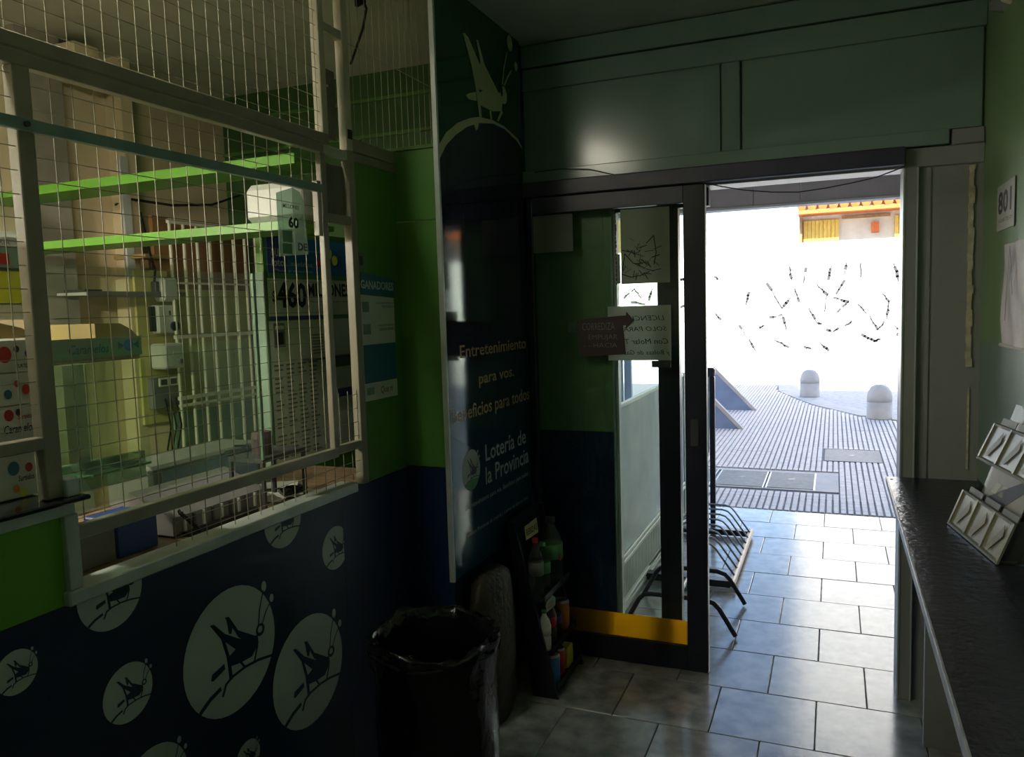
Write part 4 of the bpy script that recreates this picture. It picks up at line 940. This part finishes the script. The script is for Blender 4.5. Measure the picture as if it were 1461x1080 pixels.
em2 = em.copy(); em2.name = 'added_bulb'; em2.node_tree.nodes['Principled BSDF'].inputs['Emission Strength'].default_value = LAMP_W * 12
t = thing('added_pendant', 'added unseen pendant lamp standing in for low side light in the booth', 'lamp', (-2.35, .95, 2.0))  # unseen lamp added to brighten the gate and cream wall from low down
MB().lathe([(.19, 1.975), (.188, 1.99), (.16, 2.06), (.10, 2.17), (.04, 2.22), (.03, 2.26)], (-2.35, .95, 0), 24).build('shade', M['dgrey'], t)  # shaped to keep the added light off the booth ceiling
MB().tube([(-2.35, .95, 2.25), (-2.35, .95, ZC)], .005, 6).build('cord', M['black'], t)
MB().lathe([(.012, 1.93), (.035, 1.945), (.05, 1.98), (.05, 2.0), (.035, 2.035), (.02, 2.058)], (-2.35, .95, 0), 18).build('bulb', em2, t, smooth=True)

# ================================================================== BIN, SACK, RACK
BC = (-1.09, 1.96)
t = thing('waste_bin', 'large bin lined with a shiny black bag beside the counter', 'bin', (BC[0], BC[1], 0))
mb = MB()
n_ = 44; rings = []
BS = .87
prof = [(.19, 0), (.205, .03), (.208, .18), (.206, .34), (.204, .46), (.208, .54), (.216, .59), (.224, .625), (.220, .64), (.208, .635), (.198, .60), (.188, .5), (.18, .35), (.0, .33)]
for i, (r, z) in enumerate(prof):
    ring = []
    for k in range(n_):
        a = 2 * PI * k / n_
        w = .0
        if i > 1: w = .008 * math.sin(a * 7 + i * .9) + .006 * math.sin(a * 13 - i * 1.7) + random.uniform(-.004, .004)
        zz = z + (random.uniform(-.008, .008) + .012 * math.sin(a * 3 + 1) if 4 < i < 11 else 0)
        ring.append(mb.bm.verts.new((BC[0] + (r + w) * BS * math.cos(a), BC[1] + (r + w) * BS * math.sin(a), zz)))
    rings.append(ring)
for a, b in zip(rings, rings[1:]):
    for k in range(n_): mb.bm.faces.new((a[k], a[(k + 1) % n_], b[(k + 1) % n_], b[k]))
mb.bm.faces.new(list(reversed(rings[0])))
mb.build('bag_liner', M['bag'], t, smooth=True)
MB().tube([(BC[0] + BS * .221 * math.cos(a / 30 * 2 * PI), BC[1] + BS * .221 * math.sin(a / 30 * 2 * PI), .605 + .006 * math.sin(a)) for a in range(31)], .004, 5).build('rim_band', M['black'], t)
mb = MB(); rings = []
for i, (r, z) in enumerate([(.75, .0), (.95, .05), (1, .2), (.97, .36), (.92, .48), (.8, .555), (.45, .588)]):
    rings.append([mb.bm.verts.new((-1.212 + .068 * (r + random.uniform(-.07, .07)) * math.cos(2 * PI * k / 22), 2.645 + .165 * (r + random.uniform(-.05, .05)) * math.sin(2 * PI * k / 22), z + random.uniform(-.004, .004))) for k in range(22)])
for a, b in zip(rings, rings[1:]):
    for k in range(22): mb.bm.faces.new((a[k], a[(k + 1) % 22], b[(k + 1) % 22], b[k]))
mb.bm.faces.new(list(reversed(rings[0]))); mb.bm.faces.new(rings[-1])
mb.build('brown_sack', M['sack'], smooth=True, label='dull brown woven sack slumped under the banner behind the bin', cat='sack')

rk = thing('drink_rack', 'narrow dark display rack leaning under the banner end', 'rack', (-1.1, 3.05, 0))
def rx(z): return -1.12 - .13 * z
for y0 in (2.885, 3.215):
    MB().hexa([(rx(0) + .10, y0, 0), (rx(0) - .01, y0, 0), (rx(.72) - .01, y0, .72), (rx(.72) + .02, y0, .72)], (0, .012, 0)).build('side_panel', M['blackmetal'], rk)
MB().hexa([(rx(0) - .01, 2.89, 0), (rx(.72) - .01, 2.89, .72), (rx(.72) - .002, 2.89, .72), (rx(0), 2.89, 0)], (0, .33, 0)).build('back_panel', M['blackmetal'], rk)
SH = [(.035, 'bottom'), (.185, 'middle'), (.40, 'top')]
for z0, _ in SH:
    bx('shelf', M['blackmetal'], rx(z0), rx(z0) + .10, 2.895, 3.215, z0 - .008, z0, rk)
    bx('front_lip', M['blackmetal'], rx(z0) + .095, rx(z0) + .10, 2.895, 3.215, z0 - .008, z0 + .02, rk)
def bottle(y, z0, h, r, label, lab='red', body='bottle', cap='red', nm='drink_bottle', grp='drinks on the leaning rack'):
    x = rx(z0) + .055; t = thing(nm, label, 'bottle', (x, y, z0), grp)
    MB().lathe([(r * .9, 0), (r, h * .04), (r, h * .30), (r * .94, h * .36), (r, h * .42), (r, h * .62), (r * .8, h * .74), (r * .42, h * .86), (r * .34, h * .9), (r * .34, h * .94)], (x, y, z0), 18).build('body', M[body], t, smooth=True)
    MB().lathe([(r * 1.02, h * .40), (r * 1.02, h * .62)], (x, y, z0), 18).build('label_band', M[lab], t, smooth=True)
    MB().lathe([(r * .4, h * .93), (r * .4, h)], (x, y, z0), 12).build('cap', M[cap], t)
def can(y, z0, h, r, label, m, grp='drinks on the leaning rack'):
    x = rx(z0) + .055; t = thing('drink_can', label, 'can', (x, y, z0), grp)
    MB().lathe([(r * .85, 0), (r, h * .06), (r, h * .92)], (x, y, z0), 18).build('body', M[m], t, smooth=True)
    MB().lathe([(r, h * .92), (r * .85, h), (r * .8, h * .985)], (x, y, z0), 18).build('lid', M['steel'], t)
bottle(2.925, .40, .25, .031, 'small clear soda bottle under the yellow tag on the top shelf', 'grey', cap='red')
bottle(3.005, .40, .21, .032, 'green labelled bottle in the middle of the top shelf', 'mgreen', cap='mgreen')
bottle(3.11, .40, .29, .050, 'big clear bottle with red and green label on the top shelf', 'mgreen', cap='dgrey')
bx('red_patch', M['red'], rx(.4) + .100, rx(.4) + .103, 3.08, 3.13, .51, .54, rk)
bottle(2.93, .185, .165, .027, 'white drink bottle with a green cap on the middle shelf', 'paper', body='paper', cap='mgreen')
bottle(2.995, .185, .19, .028, 'cola bottle with a red label on the middle shelf', 'red', body='maroon', cap='red')
bottle(3.07, .185, .15, .024, 'small dark green bottle on the middle shelf', 'violet', cap='dgrey')
can(3.155, .185, .13, .031, 'orange drink can at the right of the middle shelf', 'orangep')
can(2.955, .035, .125, .033, 'blue drink can on the bottom shelf', 'blue')
can(3.04, .035, .115, .026, 'small red and blue can on the bottom shelf', 'red')
bx('juice_pack', M['yellow'], rx(.035) + .03, rx(.035) + .08, 3.09, 3.16, .035, .125, None, .004, label='dull yellow green juice pack on the bottom shelf of the rack', cat='carton')
t = thing('drinks_tag', 'yellow cardboard tag reading BEBIDAS on top of the rack', 'tag', (-1.15, 2.95, .66))
pp = Plane((-1.145, 2.895, .648), (.12, .95, .05), (-.1, 0, 1)); mb = MB(); pp.poly(mb, [(0, 0), (.105, .0), (.105, .062), (0, .055)], 0, .0015); mb.build('card', mat('yellow_card', (.55, .52, .12), .6), t); text(pp, 'BEBIDAS', .006, .016, .098, .026, M['ink'], t, h=.002, bold=.02)
t = thing('price_tag', 'pale green paper price tag above the cola bottle', 'tag', (-1.1, 2.96, .35))
pp = Plane((-1.075, 2.925, .345), (.12, .95, .05), (-.1, 0, 1)); mb = MB(); pp.poly(mb, [(0, 0), (.075, 0), (.085, .03), (.05, .055), (.02, .05), (-.005, .03)], 0, .0015); mb.build('card', M['lgreen'], t); text(pp, '$20', .012, .008, .06, .022, M['red'], t, h=.002, bold=.02)

# ================================================================== RIGHT COUNTER AND ITS THINGS
rc = thing('side_counter', 'worn black painted shelf counter along the right wall', 'counter', (.34, 1.5, 0))
bx('top', M['counter'], .190, .497, -1.6, 3.255, .870, .898, rc, .003)
bx('edge_band', M['edge'], .1875, .1935, -1.6, 3.255, .872, .8985, rc, .001, label='worn pale grey edge')
bx('support_panel', M['sagedark'], .30, .496, 2.95, 2.99, 0, .87, rc)
bx('support_panel', M['sagedark'], .30, .496, .4, .44, 0, .87, rc)
mb = MB(); mb.lathe([(.006, 0), (.005, .002)], (.205, 3.21, .898), 10); mb.build('screw', M['steel'], rc)
# brochure holder, faces -X
A = Vector((.324, 2.60, .90)); wv = Vector((.17, -.985, 0)).normalized(); dv = Vector((.985, .17, 0)).normalized()
hb = thing('brochure_holder', 'yellowed two tier cardboard brochure holder on the black counter', 'holder', A)
def hp(u, v, z): return A + wv * u + dv * v + Vector((0, 0, z))
def plate(nm, pts, th, m='cardgrey', par=hb, **k): return MB().hexa([hp(*p) for p in pts], th).build(nm, M[m], par, **k)
Wd = .37
plate('back_board', [(0, .05, 0), (Wd, .05, 0), (Wd, .17, .36), (.0, .17, .36)], dv * .004)
for (z0, z1, v0, v1, n0) in ((0, .105, .0, .04, 3), (.20, .305, .075, .12, 3)):
    plate('pocket_front', [(0, v0, z0), (Wd, v0, z0), (Wd, v1, z1), (0, v1, z1)], dv * .002, 'cardgrey')
    for k in range(4):
        u = k * Wd / 3
        plate('pocket_rib', [(u - .005, v0 - .006, z0), (u + .005, v0 - .006, z0), (u + .005, v1 - .006, z1), (u - .005, v1 - .006, z1)], dv * .006, 'cardgrey')
    plate('pocket_rim', [(0, v1 - .006, z1 - .008), (Wd, v1 - .006, z1 - .008), (Wd, v1 - .006, z1), (0, v1 - .006, z1)], dv * .008)
    plate('pocket_base', [(0, v0 - .006, z0), (Wd, v0 - .006, z0), (Wd, v0 - .006, z0 + .008), (0, v0 - .006, z0 + .008)], dv * .05)
for u in (0, Wd - .002): plate('side_wall', [(u, 0, 0), (u, .05, 0), (u, .09, .12), (u, .04, .105)], wv * .002, 'dgrey')
plate('foot', [(Wd - .004, .05, 0), (Wd - .004, .16, 0), (Wd - .004, .17, .33)], wv * .004, 'dgrey')
# leaflets with swirls in the pockets
def leaflet(nm, lab, pts, m, mark=None):
    t = thing(nm, lab, 'leaflet', hp(*pts[0]), 'leaflets in the brochure holder'); MB().hexa([hp(*p) for p in pts], dv * .002).build('sheet', M[m], t)
    if mark:
        for q, mm in mark: MB().hexa([hp(*p) for p in q], -dv * .0006).build('print', M[mm], t)
for k in range(3):
    u0 = k * Wd / 3 + .012; u1 = u0 + .10
    leaflet('leaflet', ['leftmost', 'middle', 'rightmost'][k] + ' grey leaflet standing in the lower pockets', [(u0, .010, .008), (u1, .010, .008), (u1, .052, .118), (u0, .052, .118)], 'greyink', None)
    leaflet('leaflet', ['leftmost', 'middle', 'rightmost'][k] + ' tan leaflet standing in the upper pockets', [(u0, .084, .205), (u1, .084, .205), (u1, .134, .322), (u0, .134, .322)], 'leaftan', None)
def lp(u, z): return (u, .052 + .333 * (z - .06) + .0 , z)
leaflet('leaflet', 'pale leaflet with a dark curved shape between the two pocket rows', [lp(.06, .09), lp(.32, .09), lp(.32, .21), lp(.06, .21)], 'leaftan',
        [([lp(.08, .10), lp(.20, .10), lp(.30, .17), lp(.26, .185), lp(.16, .14)], 'ink'), ([lp(.10, .125), lp(.135, .125), lp(.15, .155), lp(.115, .155)], 'paper'), ([lp(.15, .125), lp(.18, .125), lp(.195, .155), lp(.165, .155)], 'paper')])
leaflet('leaflet', 'tall tan leaflet rising above the upper pocket row', [(.10, .125, .25), (.34, .125, .25), (.34, .168, .375), (.10, .168, .375)], 'leaftan')
# curled prints on the pocket fronts
for (z0, z1, v0, v1) in ((0, .105, .0, .04), (.20, .305, .075, .12)):
    for k in range(3):
        u0 = k * Wd / 3 + .02
        def fq(u, f): return (u, v0 + (v1 - v0) * f - .003, z0 + (z1 - z0) * f)
        MB().hexa([hp(*fq(u0 + .01, .2)), hp(*fq(u0 + .03, .15)), hp(*fq(u0 + .075, .6)), hp(*fq(u0 + .06, .85)), hp(*fq(u0 + .035, .5))], -dv * .001).build('pocket_print', M['leaftan'], hb)
# papers on the right wall
pr_ = right_plane(XR)
t = thing('wall_notice', 'small grey notice with bold dark letters high on the right wall', 'notice', (XR, 2.9, 1.77))
bx('sheet', M['ltgrey'], XR - .003, XR - .001, 2.755, 3.03, 1.785, 1.93, t); bx('border', M['ink'], XR - .004, XR - .003, 2.75, 2.757, 1.78, 1.93, t)
text(pr_, '801', -3.01, 1.84, -2.80, .07, M['dgrey'], t, h=.0036, bold=.03); text(pr_, 'SORTEO', -3.0, 1.81, -2.79, .012, M['greyink'], t, h=.0036)
t = thing('wall_calendar', 'pale creased religious calendar sheet hanging on the right wall', 'calendar', (XR, 2.7, 1.41))
mb = MB()
cols = 12; vs = {}
for i in range(cols + 1):
    for j in range(9):
        yy = 2.875 - i * .035; zz = 1.425 + j * .0385
        vs[i, j] = mb.bm.verts.new((XR - .006 - .004 * math.sin(i * 1.3 + j * .8), yy - (.02 * math.sin(j / 8 * PI) if i == 0 else 0) * -1, zz))
for i in range(cols):
    for j in range(8): mb.bm.faces.new((vs[i, j], vs[i + 1, j], vs[i + 1, j + 1], vs[i, j + 1]))
mb.build('sheet', mat('pale_print', (.62, .56, .52), .5, (.46, .40, .40), 9, .2), t, smooth=True)
MB().tube([(XR - .008, 2.89, 1.420), (XR - .008, 2.45, 1.420)], .006, 6).build('bottom_roll', M['paper'], t)
mb = MB(); pr_.line(mb, [(-2.80, 1.50), (-2.79, 1.58), (-2.77, 1.66), (-2.75, 1.72), (-2.73, 1.66), (-2.70, 1.58)], .008, .013, .0004); mb.build('figure_outline', M['greyink'], t)
# old lamp fitting at the top of the right wall
t = thing('corner_fitting', 'grey plastic lamp fitting with a white tube at the top of the right wall', 'fitting', (.4, 2.85, 2.6))
a = on(1425, 8, 'y', 3.0); b_ = on(1461, 25, 'y', 2.9)
MB().tube([on(1420, 7, 'y', 3.05), on(1440, 8, 'y', 3.0), on(1466, 18, 'y', 2.9)], .022, 8).build('arm', M['sagedark'], t)
MB().tube([on(1436, -6, 'y', 2.95), on(1470, 3, 'y', 2.85)], .02, 10).build('tube', M['barw'], t)

# the whole rack with its drinks stands a little nearer
for o in list(COL.objects):
    if o.parent is None and (o.name.split('.')[0] in ('drink_rack', 'drink_bottle', 'drink_can', 'juice_pack', 'drinks_tag', 'price_tag')): o.location.y -= .045
